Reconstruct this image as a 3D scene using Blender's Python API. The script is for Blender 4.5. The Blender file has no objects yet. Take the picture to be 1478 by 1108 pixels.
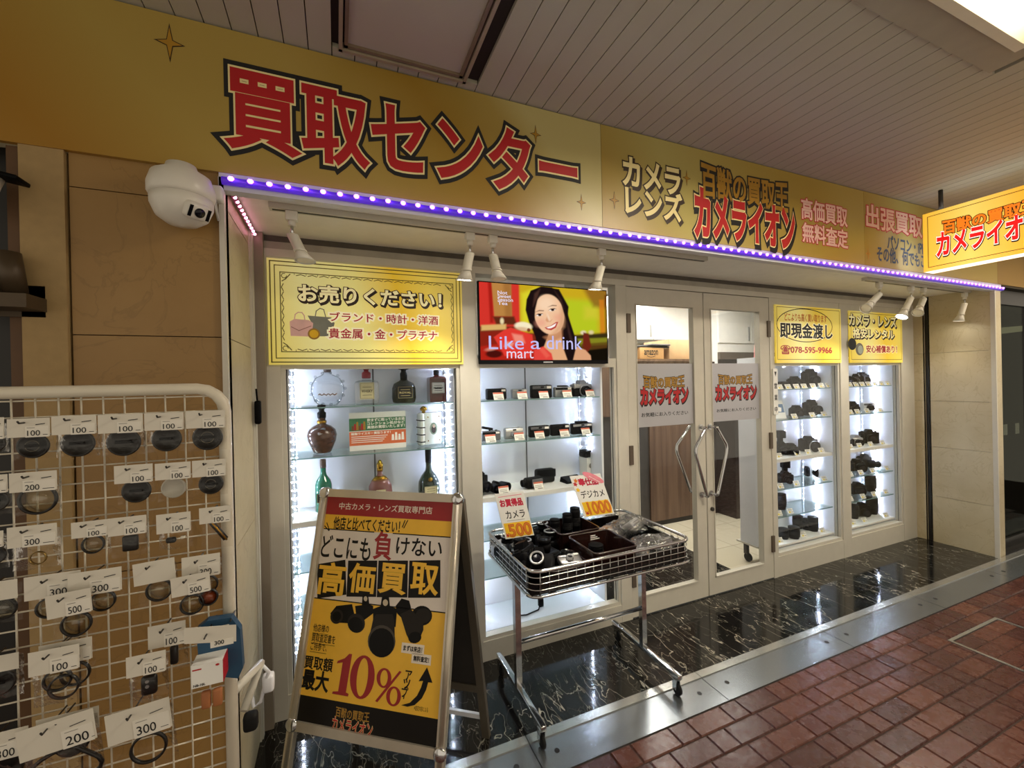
import bpy, bmesh, math, random
from mathutils import Vector as V, Matrix as MX
random.seed(7)
sc = bpy.context.scene
COL = sc.collection
PI = math.pi
# ---------------------------------------------------------------- camera
# world: x along the shop front, y into the shop, z up; the camera stands at (0, 0, 1.5)
AX = ((0.92349743, -0.02134738, 0.38301017), (-0.38295754, 0.00666331, 0.92374191), (-0.02227158, -0.99974991, -0.00202159))
FPX = 608.358
EYE = V((0, 0, 1.5))
cd = bpy.data.cameras.new('camera')
cd.sensor_width = 36.0
cd.lens = FPX / 1478 * 36
cd.clip_start = 0.02
cam = bpy.data.objects.new('camera', cd)
COL.objects.link(cam)
mw = MX.Identity(4)
for i in range(3):
    mw[i][0], mw[i][1], mw[i][2], mw[i][3] = AX[i][0], -AX[i][1], -AX[i][2], EYE[i]
cam.matrix_world = mw
sc.camera = cam
# ---------------------------------------------------------------- world and exposure
wd = bpy.data.worlds.new('world')
sc.world = wd
wd.use_nodes = True
wd.node_tree.nodes['Background'].inputs[0].default_value = (1.0, 0.88, 0.70, 1)
wd.node_tree.nodes['Background'].inputs[1].default_value = 0.76
sc.view_settings.view_transform = 'Standard'
sc.view_settings.look = 'None'
sc.view_settings.exposure = 0.0
sc.view_settings.gamma = 1.0
sc.view_settings.use_curve_mapping = False
sc.cycles.use_denoising = True
sc.cycles.max_bounces = 8
sc.cycles.transparent_max_bounces = 24
sc.cycles.sample_clamp_indirect = 4.0
CEIL_LAMP = 72.0       # emission of the recessed ceiling luminaires
LED_CAB = 500.0        # cabinet LED diodes
LED_PURPLE = 10.0
SIGN_LIGHT = 1.6      # projecting light box
INSIDE = 30.0          # lamps inside the shop
SPOT_W = 16.0
# ---------------------------------------------------------------- measuring helpers
def ray(p):
    a, b = p[0] - 739.0, p[1] - 554.0
    return V([AX[i][0] * a + AX[i][1] * b + AX[i][2] * FPX for i in range(3)])
class Plane:
    def __init__(s, o, ex, ey):
        s.o, s.ex, s.ey = V(o), V(ex).normalized(), V(ey).normalized()
        s.n = s.ex.cross(s.ey)
    def hit(s, p):
        d = ray(p)
        return EYE + d * ((s.o - EYE).dot(s.n) / d.dot(s.n))
    def uv(s, p):
        h = s.hit(p) - s.o
        return h.dot(s.ex), h.dot(s.ey)
    def at(s, u, v, off=0.0):
        return s.o + s.ex * u + s.ey * v + s.n * off
def PY(y): return Plane((0, y, 0), (1, 0, 0), (0, 0, 1))
def PXM(x): return Plane((x, 0, 0), (0, -1, 0), (0, 0, 1))
def on_y(p, y): return PY(y).hit(p)
def on_z(p, z):
    d = ray(p)
    return EYE + d * ((z - EYE.z) / d.z)
def rect_px(pl, bl, tr):
    a, b = pl.uv(bl), pl.uv(tr)
    return (a[0], a[1], b[0], b[1])
# ---------------------------------------------------------------- materials
def rgb(h):
    h = h.lstrip('#')
    c = [int(h[i:i + 2], 16) / 255 for i in (0, 2, 4)]
    return tuple(x / 12.92 if x <= .04045 else ((x + .055) / 1.055) ** 2.4 for x in c)
MATS = {}
class NT:
    def __init__(s, name):
        s.m = bpy.data.materials.new(name)
        s.m.use_nodes = True
        s.t = s.m.node_tree
        s.b = s.t.nodes['Principled BSDF']
        s.out = s.t.nodes['Material Output']
        MATS[name] = s.m
    def n(s, typ, **kw):
        x = s.t.nodes.new(typ)
        for k, v in kw.items():
            if k.startswith('i_'):
                key = k[2:]
                key = int(key) if key.isdigit() else key.replace('_', ' ')
                x.inputs[key].default_value = v
            else:
                setattr(x, k, v)
        return x
    def l(s, a, ai, b, bi): s.t.links.new(a.outputs[ai], b.inputs[bi])
    def ramp(s, stops, interp='LINEAR'):
        r = s.t.nodes.new('ShaderNodeValToRGB')
        e = r.color_ramp.elements
        while len(e) < len(stops): e.new(0.5)
        for k, (p, c) in enumerate(stops):
            e[k].position = p
            e[k].color = (*c, 1)
        r.color_ramp.interpolation = interp
        return r
def mat(name, col, rough=.5, metal=0, var=.10, scale=14, bump=0, spec=.5, coat=0, trans=None, emit=0):
    if name in MATS: return MATS[name]
    if isinstance(col, str): col = rgb(col)
    s = NT(name)
    tc = s.n('ShaderNodeTexCoord')
    nz = s.n('ShaderNodeTexNoise', i_Scale=scale, i_Detail=4)
    s.l(tc, 'Object', nz, 'Vector')
    lo = tuple(c * (1 - var) for c in col)
    hi = tuple(min(1, c * (1 + var)) for c in col)
    r = s.ramp([(.3, lo), (.7, hi)])
    s.l(nz, 'Fac', r, 0)
    s.l(r, 0, s.b, 'Base Color')
    s.b.inputs['Roughness'].default_value = rough
    s.b.inputs['Metallic'].default_value = metal
    s.b.inputs['Specular IOR Level'].default_value = spec
    s.b.inputs['Coat Weight'].default_value = coat
    if emit:
        s.l(r, 0, s.b, 'Emission Color')
        s.b.inputs['Emission Strength'].default_value = emit
    if bump:
        bp = s.n('ShaderNodeBump', i_Strength=bump, i_Distance=.004)
        s.l(nz, 'Fac', bp, 'Height')
        s.l(bp, 0, s.b, 'Normal')
    return s.m
def clear(name, tint=(1, 1, 1), gloss=.08, rough=.02, bump=0, fres=.55, milk=0):
    s = NT(name)
    tr = s.n('ShaderNodeBsdfTransparent')
    tr.inputs[0].default_value = (*tint, 1)
    gl = s.n('ShaderNodeBsdfGlossy')
    gl.inputs['Roughness'].default_value = rough
    mx = s.n('ShaderNodeMixShader')
    fr = s.n('ShaderNodeLayerWeight', i_Blend=.25)
    mu = s.n('ShaderNodeMath', operation='MULTIPLY_ADD')
    mu.inputs[1].default_value = fres
    mu.inputs[2].default_value = gloss
    s.l(fr, 'Fresnel', mu, 0)
    s.l(mu, 0, mx, 0)
    s.l(tr, 0, mx, 1)
    s.l(gl, 0, mx, 2)
    s.l(mx, 0, s.out, 'Surface')
    if milk:
        df = s.n('ShaderNodeBsdfDiffuse')
        df.inputs[0].default_value = (.85, .85, .84, 1)
        m2 = s.n('ShaderNodeMixShader')
        m2.inputs[0].default_value = milk
        s.l(mx, 0, m2, 1)
        s.l(df, 0, m2, 2)
        s.l(m2, 0, s.out, 'Surface')
    if bump:
        nz = s.n('ShaderNodeTexNoise', i_Scale=45, i_Detail=3)
        tc = s.n('ShaderNodeTexCoord')
        s.l(tc, 'Object', nz, 'Vector')
        bp = s.n('ShaderNodeBump', i_Strength=bump, i_Distance=.01)
        s.l(nz, 'Fac', bp, 'Height')
        s.l(bp, 0, gl, 'Normal')
        s.l(bp, 0, fr, 'Normal')
    return s.m
def emitter(name, col, strength):
    if name in MATS: return MATS[name]
    if isinstance(col, str): col = rgb(col)
    s = NT(name)
    em = s.n('ShaderNodeEmission', i_Strength=strength)
    em.inputs[0].default_value = (*col, 1)
    s.l(em, 0, s.out, 'Surface')
    return s.m
def gold_print(name, stops, rough=.35, emit=0, yskew=.12):
    s = NT(name)
    tc = s.n('ShaderNodeTexCoord')
    sp = s.n('ShaderNodeSeparateXYZ')
    s.l(tc, 'Generated', sp, 0)
    mu = s.n('ShaderNodeMath', operation='MULTIPLY_ADD')
    mu.inputs[1].default_value = yskew
    s.l(sp, 2, mu, 0)
    s.l(sp, 0, mu, 2)
    r = s.ramp([(p, rgb(c)) for p, c in stops])
    s.l(mu, 0, r, 0)
    s.l(r, 0, s.b, 'Base Color')
    s.b.inputs['Roughness'].default_value = rough
    if emit:
        s.l(r, 0, s.b, 'Emission Color')
        s.b.inputs['Emission Strength'].default_value = emit
    return s.m
def stone(name, a, b, vein, scale=3.0):
    s = NT(name)
    tc = s.n('ShaderNodeTexCoord')
    n1 = s.n('ShaderNodeTexNoise', i_Scale=scale, i_Detail=8, i_Roughness=.62)
    n2 = s.n('ShaderNodeTexNoise', i_Scale=scale * 1.7, i_Detail=5, i_Distortion=1.6)
    s.l(tc, 'Object', n1, 'Vector')
    s.l(tc, 'Object', n2, 'Vector')
    r1 = s.ramp([(.3, rgb(a)), (.7, rgb(b))])
    s.l(n1, 'Fac', r1, 0)
    r2 = s.ramp([(.485, (0, 0, 0)), (.5, (.5, .5, .5)), (.515, (0, 0, 0))])
    s.l(n2, 'Fac', r2, 0)
    mx = s.n('ShaderNodeMix', data_type='RGBA')
    s.l(r2, 0, mx, 0)
    s.l(r1, 0, mx, 6)
    mx.inputs[7].default_value = (*rgb(vein), 1)
    s.l(mx, 2, s.b, 'Base Color')
    s.b.inputs['Roughness'].default_value = .42
    return s.m
def black_marble():
    s = NT('black_marble')
    tc = s.n('ShaderNodeTexCoord')
    mp = s.n('ShaderNodeMapping')
    mp.inputs['Rotation'].default_value = (0, 0, -.25)
    mp.inputs['Scale'].default_value = (3.0, 1.0, 1)
    s.l(tc, 'Object', mp, 0)
    acc = None
    for sc_, w, wd_ in ((2.6, .70, .0042), (6.0, .22, .0055), (1.5, .85, .0026)):
        nz = s.n('ShaderNodeTexNoise', i_Scale=sc_, i_Detail=4, i_Distortion=.45, i_Roughness=.55)
        s.l(mp, 0, nz, 'Vector')
        r = s.ramp([(.5 - wd_, (0, 0, 0)), (.5, (w, w, w)), (.5 + wd_, (0, 0, 0))])
        s.l(nz, 'Fac', r, 0)
        msk = s.n('ShaderNodeTexNoise', i_Scale=sc_ * .9, i_Detail=2)
        s.l(tc, 'Object', msk, 'Vector')
        rm = s.ramp([(.38, (0, 0, 0)), (.52, (1, 1, 1))])
        s.l(msk, 'Fac', rm, 0)
        ml = s.n('ShaderNodeMath', operation='MULTIPLY')
        s.l(r, 0, ml, 0)
        s.l(rm, 0, ml, 1)
        if acc is None:
            acc = ml
        else:
            mm = s.n('ShaderNodeMath', operation='MAXIMUM')
            s.l(acc, 0, mm, 0)
            s.l(ml, 0, mm, 1)
            acc = mm
    cloud = s.n('ShaderNodeTexNoise', i_Scale=5, i_Detail=6)
    s.l(tc, 'Object', cloud, 'Vector')
    rc = s.ramp([(.35, rgb('0c0c0e')), (.75, rgb('26241f'))])
    s.l(cloud, 'Fac', rc, 0)
    mx = s.n('ShaderNodeMix', data_type='RGBA')
    s.l(acc, 0, mx, 0)
    s.l(rc, 0, mx, 6)
    mx.inputs[7].default_value = (*rgb('c9c2ae'), 1)
    s.l(mx, 2, s.b, 'Base Color')
    s.b.inputs['Roughness'].default_value = .09
    wv = s.n('ShaderNodeTexNoise', i_Scale=1.4, i_Detail=1)
    s.l(tc, 'Object', wv, 'Vector')
    bp = s.n('ShaderNodeBump', i_Strength=.12, i_Distance=.02)
    s.l(wv, 'Fac', bp, 'Height')
    s.l(bp, 0, s.b, 'Normal')
    return s.m
def paver_mat():
    s = NT('red_paver')
    gi = s.n('ShaderNodeNewGeometry')
    r = s.ramp([(0, rgb('4a2a25')), (.5, rgb('59332a')), (1, rgb('683e30'))])
    s.l(gi, 'Random Per Island', r, 0)
    tc = s.n('ShaderNodeTexCoord')
    nz = s.n('ShaderNodeTexNoise', i_Scale=28, i_Detail=6)
    s.l(tc, 'Object', nz, 'Vector')
    mx = s.n('ShaderNodeMix', data_type='RGBA', blend_type='MULTIPLY')
    mx.inputs[0].default_value = .30
    rr = s.ramp([(.3, (.55, .5, .5)), (.7, (1, 1, 1))])
    s.l(nz, 'Fac', rr, 0)
    s.l(r, 0, mx, 6)
    s.l(rr, 0, mx, 7)
    s.l(mx, 2, s.b, 'Base Color')
    rg = s.ramp([(.3, (.20, .20, .20)), (.7, (.34, .34, .34))])
    s.l(nz, 'Fac', rg, 0)
    s.l(rg, 0, s.b, 'Roughness')
    n2 = s.n('ShaderNodeTexNoise', i_Scale=60, i_Detail=4)
    s.l(tc, 'Object', n2, 'Vector')
    bp = s.n('ShaderNodeBump', i_Strength=.25, i_Distance=.004)
    s.l(n2, 'Fac', bp, 'Height')
    s.l(bp, 0, s.b, 'Normal')
    return s.m
def wood(name, a, b, rough=.4):
    s = NT(name)
    tc = s.n('ShaderNodeTexCoord')
    mp = s.n('ShaderNodeMapping')
    mp.inputs['Scale'].default_value = (9, 9, .5)
    s.l(tc, 'Object', mp, 0)
    nz = s.n('ShaderNodeTexNoise', i_Scale=2.2, i_Detail=6)
    s.l(mp, 0, nz, 'Vector')
    r = s.ramp([(.3, rgb(a)), (.7, rgb(b))])
    s.l(nz, 'Fac', r, 0)
    s.l(r, 0, s.b, 'Base Color')
    s.b.inputs['Roughness'].default_value = rough
    return s.m
def tiles(name, a, grout, sx, sy, rough=.3):
    s = NT(name)
    tc = s.n('ShaderNodeTexCoord')
    br = s.n('ShaderNodeTexBrick', offset=0, i_Scale=1, i_Mortar_Size=.003, i_Brick_Width=sx, i_Row_Height=sy)
    br.inputs['Color1'].default_value = (*rgb(a), 1)
    br.inputs['Color2'].default_value = (*[c * .95 for c in rgb(a)], 1)
    br.inputs['Mortar'].default_value = (*rgb(grout), 1)
    s.l(tc, 'Object', br, 'Vector')
    s.l(br, 'Color', s.b, 'Base Color')
    s.b.inputs['Roughness'].default_value = rough
    return s.m
# ---------------------------------------------------------------- mesh builder
TXT = {}
_tc = bpy.data.curves.new('lettering', 'FONT')
_tc.resolution_u = 4
_to = bpy.data.objects.new('lettering_source', _tc)
def glyphs(s, bev):
    key = (s, round(bev, 4))
    if key not in TXT:
        if _to.name not in COL.objects: COL.objects.link(_to)
        _tc.body = s
        _tc.bevel_depth = bev
        _tc.bevel_resolution = 0 if bev < .02 else 1
        dg = bpy.context.evaluated_depsgraph_get()
        dg.update()
        e = _to.evaluated_get(dg)
        m = e.to_mesh()
        zs = [v.co.z for v in m.vertices]
        zm = max(zs) if zs and max(zs) > 1e-6 else 1.0
        fs_ = [tuple(p.vertices) for p in m.polygons if bev < 1e-6 or sum(zs[i] for i in p.vertices) / len(p.vertices) > 1e-5]
        TXT[key] = ([(v.co.x, v.co.y, max(0, v.co.z) / zm) for v in m.vertices], fs_)
        e.to_mesh_clear()
    return TXT[key]
class MB:
    def __init__(s):
        s.v, s.f, s.mi, s.sm = [], [], [], []
    def add(s, vs, fs, m=0, smooth=False):
        b = len(s.v)
        s.v += [V(p) for p in vs]
        for f in fs:
            s.f.append([b + i for i in f])
            s.mi.append(m)
            s.sm.append(smooth)
        return s
    def box(s, x0, y0, z0, x1, y1, z1, m=0):
        vs = [(x, y, z) for z in (z0, z1) for y in (y0, y1) for x in (x0, x1)]
        return s.add(vs, [(0, 2, 3, 1), (4, 5, 7, 6), (0, 1, 5, 4), (2, 6, 7, 3), (0, 4, 6, 2), (1, 3, 7, 5)], m)
    def rbox(s, c, size, r=.01, m=0, rot=None, seg=2):
        bm = bmesh.new()
        bmesh.ops.create_cube(bm, size=1)
        for v in bm.verts: v.co = V((v.co.x * size[0], v.co.y * size[1], v.co.z * size[2]))
        bmesh.ops.bevel(bm, geom=list(bm.edges), offset=min(r, min(size) * .49), segments=seg, profile=.5, affect='EDGES')
        bm.verts.index_update()
        vs = [(rot @ v.co if rot else v.co) + V(c) for v in bm.verts]
        fs = [[v.index for v in f.verts] for f in bm.faces]
        bm.free()
        return s.add(vs, fs, m, seg > 1)
    def obox(s, c, size, rot, m=0):
        a, b, d = (x / 2 for x in size)
        vs = [rot @ V((x, y, z)) + V(c) for z in (-d, d) for y in (-b, b) for x in (-a, a)]
        return s.add(vs, [(0, 2, 3, 1), (4, 5, 7, 6), (0, 1, 5, 4), (2, 6, 7, 3), (0, 4, 6, 2), (1, 3, 7, 5)], m)
    def tube(s, pts, r, n=8, m=0, closed=False, smooth=True):
        pts = [V(p) for p in pts]
        k = len(pts)
        up, rings = None, []
        for i, p in enumerate(pts):
            a = pts[i - 1] if (i or closed) else p
            b = pts[(i + 1) % k] if (i < k - 1 or closed) else p
            t = (b - a).normalized()
            if up is None:
                up = t.orthogonal().normalized()
            up = (up - t * up.dot(t)).normalized()
            sd = t.cross(up)
            rr = r[i] if isinstance(r, (list, tuple)) else r
            rings.append([p + (up * math.cos(2 * PI * j / n) + sd * math.sin(2 * PI * j / n)) * rr for j in range(n)])
        fs = []
        for i in range(k if closed else k - 1):
            for j in range(n):
                fs.append((i * n + j, i * n + (j + 1) % n, ((i + 1) % k) * n + (j + 1) % n, ((i + 1) % k) * n + j))
        s.add([p for q in rings for p in q], fs, m, smooth)
        if not closed:
            b = len(s.v) - k * n
            for i in (0, k - 1):
                s.f.append([b + i * n + j for j in range(n)])
                s.mi.append(m)
                s.sm.append(False)
        return s
    def lathe(s, prof, o=(0, 0, 0), axis=(0, 0, 1), n=20, m=0, smooth=True, sx=1.0, sy=1.0):
        ax = V(axis).normalized()
        a = V((1, 0, 0)) if abs(ax.z) > .9 else ax.orthogonal().normalized()
        b = ax.cross(a)
        o = V(o)
        vs, fs = [], []
        for r, z in prof:
            for j in range(n):
                t = 2 * PI * j / n + (PI / 4 if n == 4 else 0)
                vs.append(o + ax * z + a * (r * math.cos(t) * sx) + b * (r * math.sin(t) * sy))
        for i in range(len(prof) - 1):
            for j in range(n):
                fs.append((i * n + j, i * n + (j + 1) % n, (i + 1) * n + (j + 1) % n, (i + 1) * n + j))
        s.add(vs, fs, m, smooth and n > 4)
        b0 = len(s.v) - len(vs)
        for i in (0, len(prof) - 1):
            if prof[i][0] > 1e-5 and prof[0] != prof[-1]:
                s.f.append([b0 + i * n + j for j in range(n)])
                s.mi.append(m)
                s.sm.append(False)
        return s
    def prism(s, poly, pl, d0, d1, m=0):
        k = len(poly)
        vs = [pl.at(u, w, d) for d in (d0, d1) for u, w in poly]
        fs = [tuple(range(k)), tuple(range(k, 2 * k))] + [(i, (i + 1) % k, k + (i + 1) % k, k + i) for i in range(k)]
        return s.add(vs, fs, m)
    def poly(s, pl, px, m=0, off=.001):
        return s.add([pl.at(*pl.uv(p), off) for p in px], [tuple(range(len(px)))], m)
    def polyuv(s, pl, uv, m=0, off=.001):
        return s.add([pl.at(u, w, off) for u, w in uv], [tuple(range(len(uv)))], m)
    def line(s, pl, uv, wd_, m=0, off=.001, closed=False):
        k = len(uv)
        for i in range(k if closed else k - 1):
            a, b = V(uv[i]), V(uv[(i + 1) % k])
            t = (b - a).normalized() * (wd_ / 2)
            q = V((-t.y, t.x))
            a2, b2 = a - t, b + t
            s.polyuv(pl, [a2 + q, b2 + q, b2 - q, a2 - q], m, off)
        return s
    def text(s, txt, pl, rect, layers, bend=0.0, slant=0.0, keep=False, grow=0.0):
        """rect = (u0, w0, u1, w1); layers = [(material, stroke gain in em, offset, du, dw)], shift in em"""
        base, _ = glyphs(txt, 0)
        x0, x1 = min(p[0] for p in base), max(p[0] for p in base)
        y0, y1 = min(p[1] for p in base), max(p[1] for p in base)
        u0, w0, u1, w1 = rect
        kx, ky = (u1 - u0) / (x1 - x0), (w1 - w0) / (y1 - y0)
        if keep: kx = ky = min(kx, ky)
        for lay in layers:
            m, g, off = lay[:3]
            du, dw = (lay[3], lay[4]) if len(lay) > 3 else (0, 0)
            vs, fs = glyphs(txt, g)
            out = []
            for x, y, zr in vs:
                u = (x - x0 + du) * kx
                t = 2 * u / max(1e-6, u1 - u0) - 1
                w = (y - y0 + dw) * ky
                if grow: w = (w - (w1 - w0) / 2) * (1 + grow * t * t) + (w1 - w0) / 2
                out.append(pl.at(u0 + u + slant * w, w0 + w + bend * t * t, off + .00022 * zr))
            s.add(out, fs, m)
        return s
    def build(s, name, mats, parent=None, label=None, cat=None, group=None, kind=None, local=False, base=None):
        me = bpy.data.meshes.new(name)
        vs = s.v
        inv = None
        o = bpy.data.objects.new(name, me)
        if parent is None and not local:
            if base is None:
                lo = [min(v[i] for v in vs) for i in range(3)]
                hi = [max(v[i] for v in vs) for i in range(3)]
                base = V(((lo[0] + hi[0]) / 2, (lo[1] + hi[1]) / 2, lo[2]))
            o.location = base
            vs = [v - V(base) for v in vs]
        elif parent is not None and not local:
            r = parent
            while r.parent is not None: r = r.parent
            inv = r.matrix_basis.inverted()
            vs = [inv @ v for v in vs]
        bm = bmesh.new()
        bv = [bm.verts.new(v) for v in vs]
        for f, mi, sm in zip(s.f, s.mi, s.sm):
            try:
                bf = bm.faces.new([bv[i] for i in f])
                bf.material_index = mi
                bf.smooth = sm
            except ValueError:
                pass
        bmesh.ops.recalc_face_normals(bm, faces=bm.faces)
        bm.to_mesh(me)
        bm.free()
        if not isinstance(mats, (list, tuple)): mats = [mats]
        for m in mats: me.materials.append(MATS[m] if isinstance(m, str) else m)
        COL.objects.link(o)
        if parent is not None: o.parent = parent
        tag(o, label, cat, group, kind)
        return o
def tag(o, label=None, cat=None, group=None, kind=None):
    for k, v in (('label', label), ('category', cat), ('group', group), ('kind', kind)):
        if v: o[k] = v
    return o
def thing(name, label, cat, loc=(0, 0, 0), rz=0.0, group=None, kind=None):
    o = bpy.data.objects.new(name, None)
    o.empty_display_size = .05
    COL.objects.link(o)
    o.location = loc
    o.rotation_euler = (0, 0, rz)
    o.matrix_basis = MX.Translation(V(loc)) @ MX.Rotation(rz, 4, 'Z')
    return tag(o, label, cat, group, kind)
def dup(root, loc, rz=0.0, label=None, group=None, scale=None):
    r = root.copy()
    COL.objects.link(r)
    r.location = loc
    r.rotation_euler = (0, 0, rz)
    if scale: r.scale = scale
    if label: r['label'] = label
    if group: r['group'] = group
    for ch in list(root.children):
        c = ch.copy()
        COL.objects.link(c)
        c.parent = r
        for g in ch.children:
            d = g.copy()
            COL.objects.link(d)
            d.parent = c
    return r
def struct(name, mb, mats, parent=None, label=None):
    return mb.build(name, mats, parent, kind=None if parent else 'structure', label=label)
def RX(a): return MX.Rotation(a, 3, 'X')
def RY(a): return MX.Rotation(a, 3, 'Y')
def RZ(a): return MX.Rotation(a, 3, 'Z')
def put(o, loc, rz=0.0, euler=None):
    o.location = loc
    o.rotation_euler = euler or (0, 0, rz)
    return o
def arc(c, r, a0, a1, n):
    return [(c[0] + r * math.cos(a0 + (a1 - a0) * i / n), c[1] + r * math.sin(a0 + (a1 - a0) * i / n)) for i in range(n + 1)]
def rrect(x0, y0, x1, y1, r, n=4):
    p = []
    for cx, cy, a in ((x1 - r, y0 + r, -PI / 2), (x1 - r, y1 - r, 0), (x0 + r, y1 - r, PI / 2), (x0 + r, y0 + r, PI)):
        p += arc((cx, cy), r, a, a + PI / 2, n)
    return p
ORD = ['first', 'second', 'third', 'fourth', 'fifth', 'sixth', 'seventh', 'eighth', 'ninth', 'tenth', 'eleventh', 'twelfth', 'thirteenth']
# common materials
mat('white_metal', 'c8c3b6', .38, 0, .03)
mat('white_gloss', 'e6e8ee', .12, 0, .02)
mat('white_board', 'eceae4', .45, 0, .03)
mat('paper', 'ecebe6', .7, 0, .03)
mat('ink', '121212', .6, 0, .1)
mat('ink_red', 'b3171c', .5, 0, .05)
mat('ink_crimson', 'c0143c', .5, 0, .05)
mat('ink_white', 'f4f0e8', .5, 0, .02)
mat('ink_cream', 'f0dfa0', .45, 0, .05)
mat('ink_gold', 'a87d22', .4, 0, .15)
mat('ink_brown', '2e1c0c', .5, 0, .1)
mat('ink_blue', '1f3f6b', .5, 0, .1)
mat('ink_orange', 'd87a1c', .5, 0, .1)
mat('ink_yellow', 'f2c21a', .5, 0, .06)
mat('ink_pink', 'ebc2b6', .5, 0, .05)
mat('ink_grey', '8b8780', .6, 0, .08)
mat('black_plastic', '0a0a0b', .5, 0, .2, spec=.08)
mat('black_rubber', '0f0f0f', .7, 0, .15, spec=.3)
mat('black_satin', '0c0c0e', .45, 0, .2, spec=.09)
mat('grey_plastic', '5b5b5e', .45, 0, .1)
mat('silver', 'b9b9ba', .28, .85, .05)
mat('chrome', 'cfd0d2', .10, 1.0, .03)
mat('steel_dark', '4c4a48', .35, .9, .08)
mat('lens_glass', '0b0b14', .22, 0, .3, spec=.3)
clear('window_glass', (.985, .99, .985), .004, fres=.12)
clear('shelf_glass', (.90, .97, .94), .08)
clear('clear_bag', (.98, .97, .95), .02, .08, .5, .42)
clear('clear_film', (.96, .96, .95), .10, .08, .9, .6, .035)
clear('filter_clear', (.80, .78, .70), .10, .03)
clear('bottle_clear', (.92, .94, .96), .14, .03)
# ================================================================ the setting
S, F, ZC, XL, XR, ZS = 1.655, 2.17, 2.695, -0.335, 4.905, 2.19
black_marble()
paver_mat()
stone('stone_tan', '8c6a38', '9c7a46', '7e6034', 2.2)
stone('stone_cream', 'b5a684', 'c9bd9f', 'a89875', 2.6)
mat('plaster_tan', 'a08558', .7, 0, .06, 40, .2)
mat('grout', '3b2b24', .9, 0, .2)
mat('slat_beige', 'b3ae98', .5, 0, .03, 2)
mat('slat_gap', '2a2018', .9)
mat('kerb_metal', '94989c', .24, .8, .06, 6, .05)
mat('kerb_lip', 'c4c4c0', .22, .8, .08)
mat('soffit_white', 'f2f0e8', .5, 0, .03)
mat('bronze', '5d5145', .5, .2, .06)
tiles('tile_cream', 'd9cfb6', 'a89d86', .45, .45, .25)
wood('wood_brown', '5a4334', '7d6350')
wood('wood_dark', '1d1310', '2d201a')
mat('dark_wall', '17130f', .5)
mat('marble_base', '8d8a82', .6)

mb = MB().box(-3.2, S - .015, -.06, XR + .1, F + .02, 0)
struct('floor_marble', mb, 'black_marble')
mb = MB().box(1.55, F + .02, -.06, 2.83, 3.3, 0)
struct('floor_marble_inside', mb, 'black_marble')
mb = MB().box(2.83, F + .02, -.06, 6.2, 6, 0).box(-.6, F + .02, -.06, 1.55, 6, 0).box(1.55, 3.3, -.06, 2.83, 6, 0)
struct('floor_shop', mb, 'tile_cream')
# metal gutter cover along the front, one strip of plates with screw holes
mb = MB()
xs = [-3.2, -2.15, -1.2, -.245, .705, 1.655, 2.607, 3.562, 4.515, 5.47, 7.2]
for a, b in zip(xs, xs[1:]):
    mb.box(a + .002, 1.437, -.03, b - .002, 1.598, .001, 0)
    mb.box(a + .002, 1.598, -.03, b - .002, 1.640, .006, 1)
    for x in (a + .09, b - .09):
        if x < 5.5: mb.lathe([(.011, .0005), (.011, .0022)], (x, 1.525, 0), n=12, m=2)
mb.box(-3.2, 1.437, -.06, 7.2, 1.640, -.012, 2)
struct('floor_gutter_cover', mb, ['kerb_metal', 'kerb_lip', 'dark_wall'])
# red pavers
mb = MB()
mb.box(-3.2, -1.4, -.06, 8.6, 1.437, -.006, 1)
row = 0
y = 1.433
while y > -1.3:
    x = -3.0 - .3 * random.random()
    wide = row % 2
    while x < 6.6:
        w = (.20, .098)[wide]
        wide = 1 - wide
        if random.random() < .12: w = .2
        R_ = (x + .002, y - .0925, x + w - .002, y - .001)
        K_ = (3.137, .897, 3.693, 1.265)
        if R_[2] < K_[0] or R_[0] > K_[2] or R_[3] < K_[1] or R_[1] > K_[3]:
            parts_ = [R_]
        else:
            lo_, hi_ = max(R_[0], K_[0]), min(R_[2], K_[2])
            parts_ = [(R_[0], R_[1], min(R_[2], K_[0]), R_[3]), (max(R_[0], K_[2]), R_[1], R_[2], R_[3]), (lo_, max(R_[1], K_[3]), hi_, R_[3]), (lo_, R_[1], hi_, min(R_[3], K_[1]))]
        for a, b, c, d in parts_:
            if c - a < .006 or d - b < .006: continue
            e = min(.004, (c - a) * .3, (d - b) * .3)
            vs = [(a, b, -.006), (c, b, -.006), (c, d, -.006), (a, d, -.006), (a + e, b + e, 0), (c - e, b + e, 0), (c - e, d - e, 0), (a + e, d - e, 0)]
            mb.add(vs, [(4, 5, 6, 7), (0, 1, 5, 4), (1, 2, 6, 5), (2, 3, 7, 6), (3, 0, 4, 7)], 0)
        x += w
    y -= .097
    row += 1
struct('floor_pavers', mb, ['red_paver', 'grout'])
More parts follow.
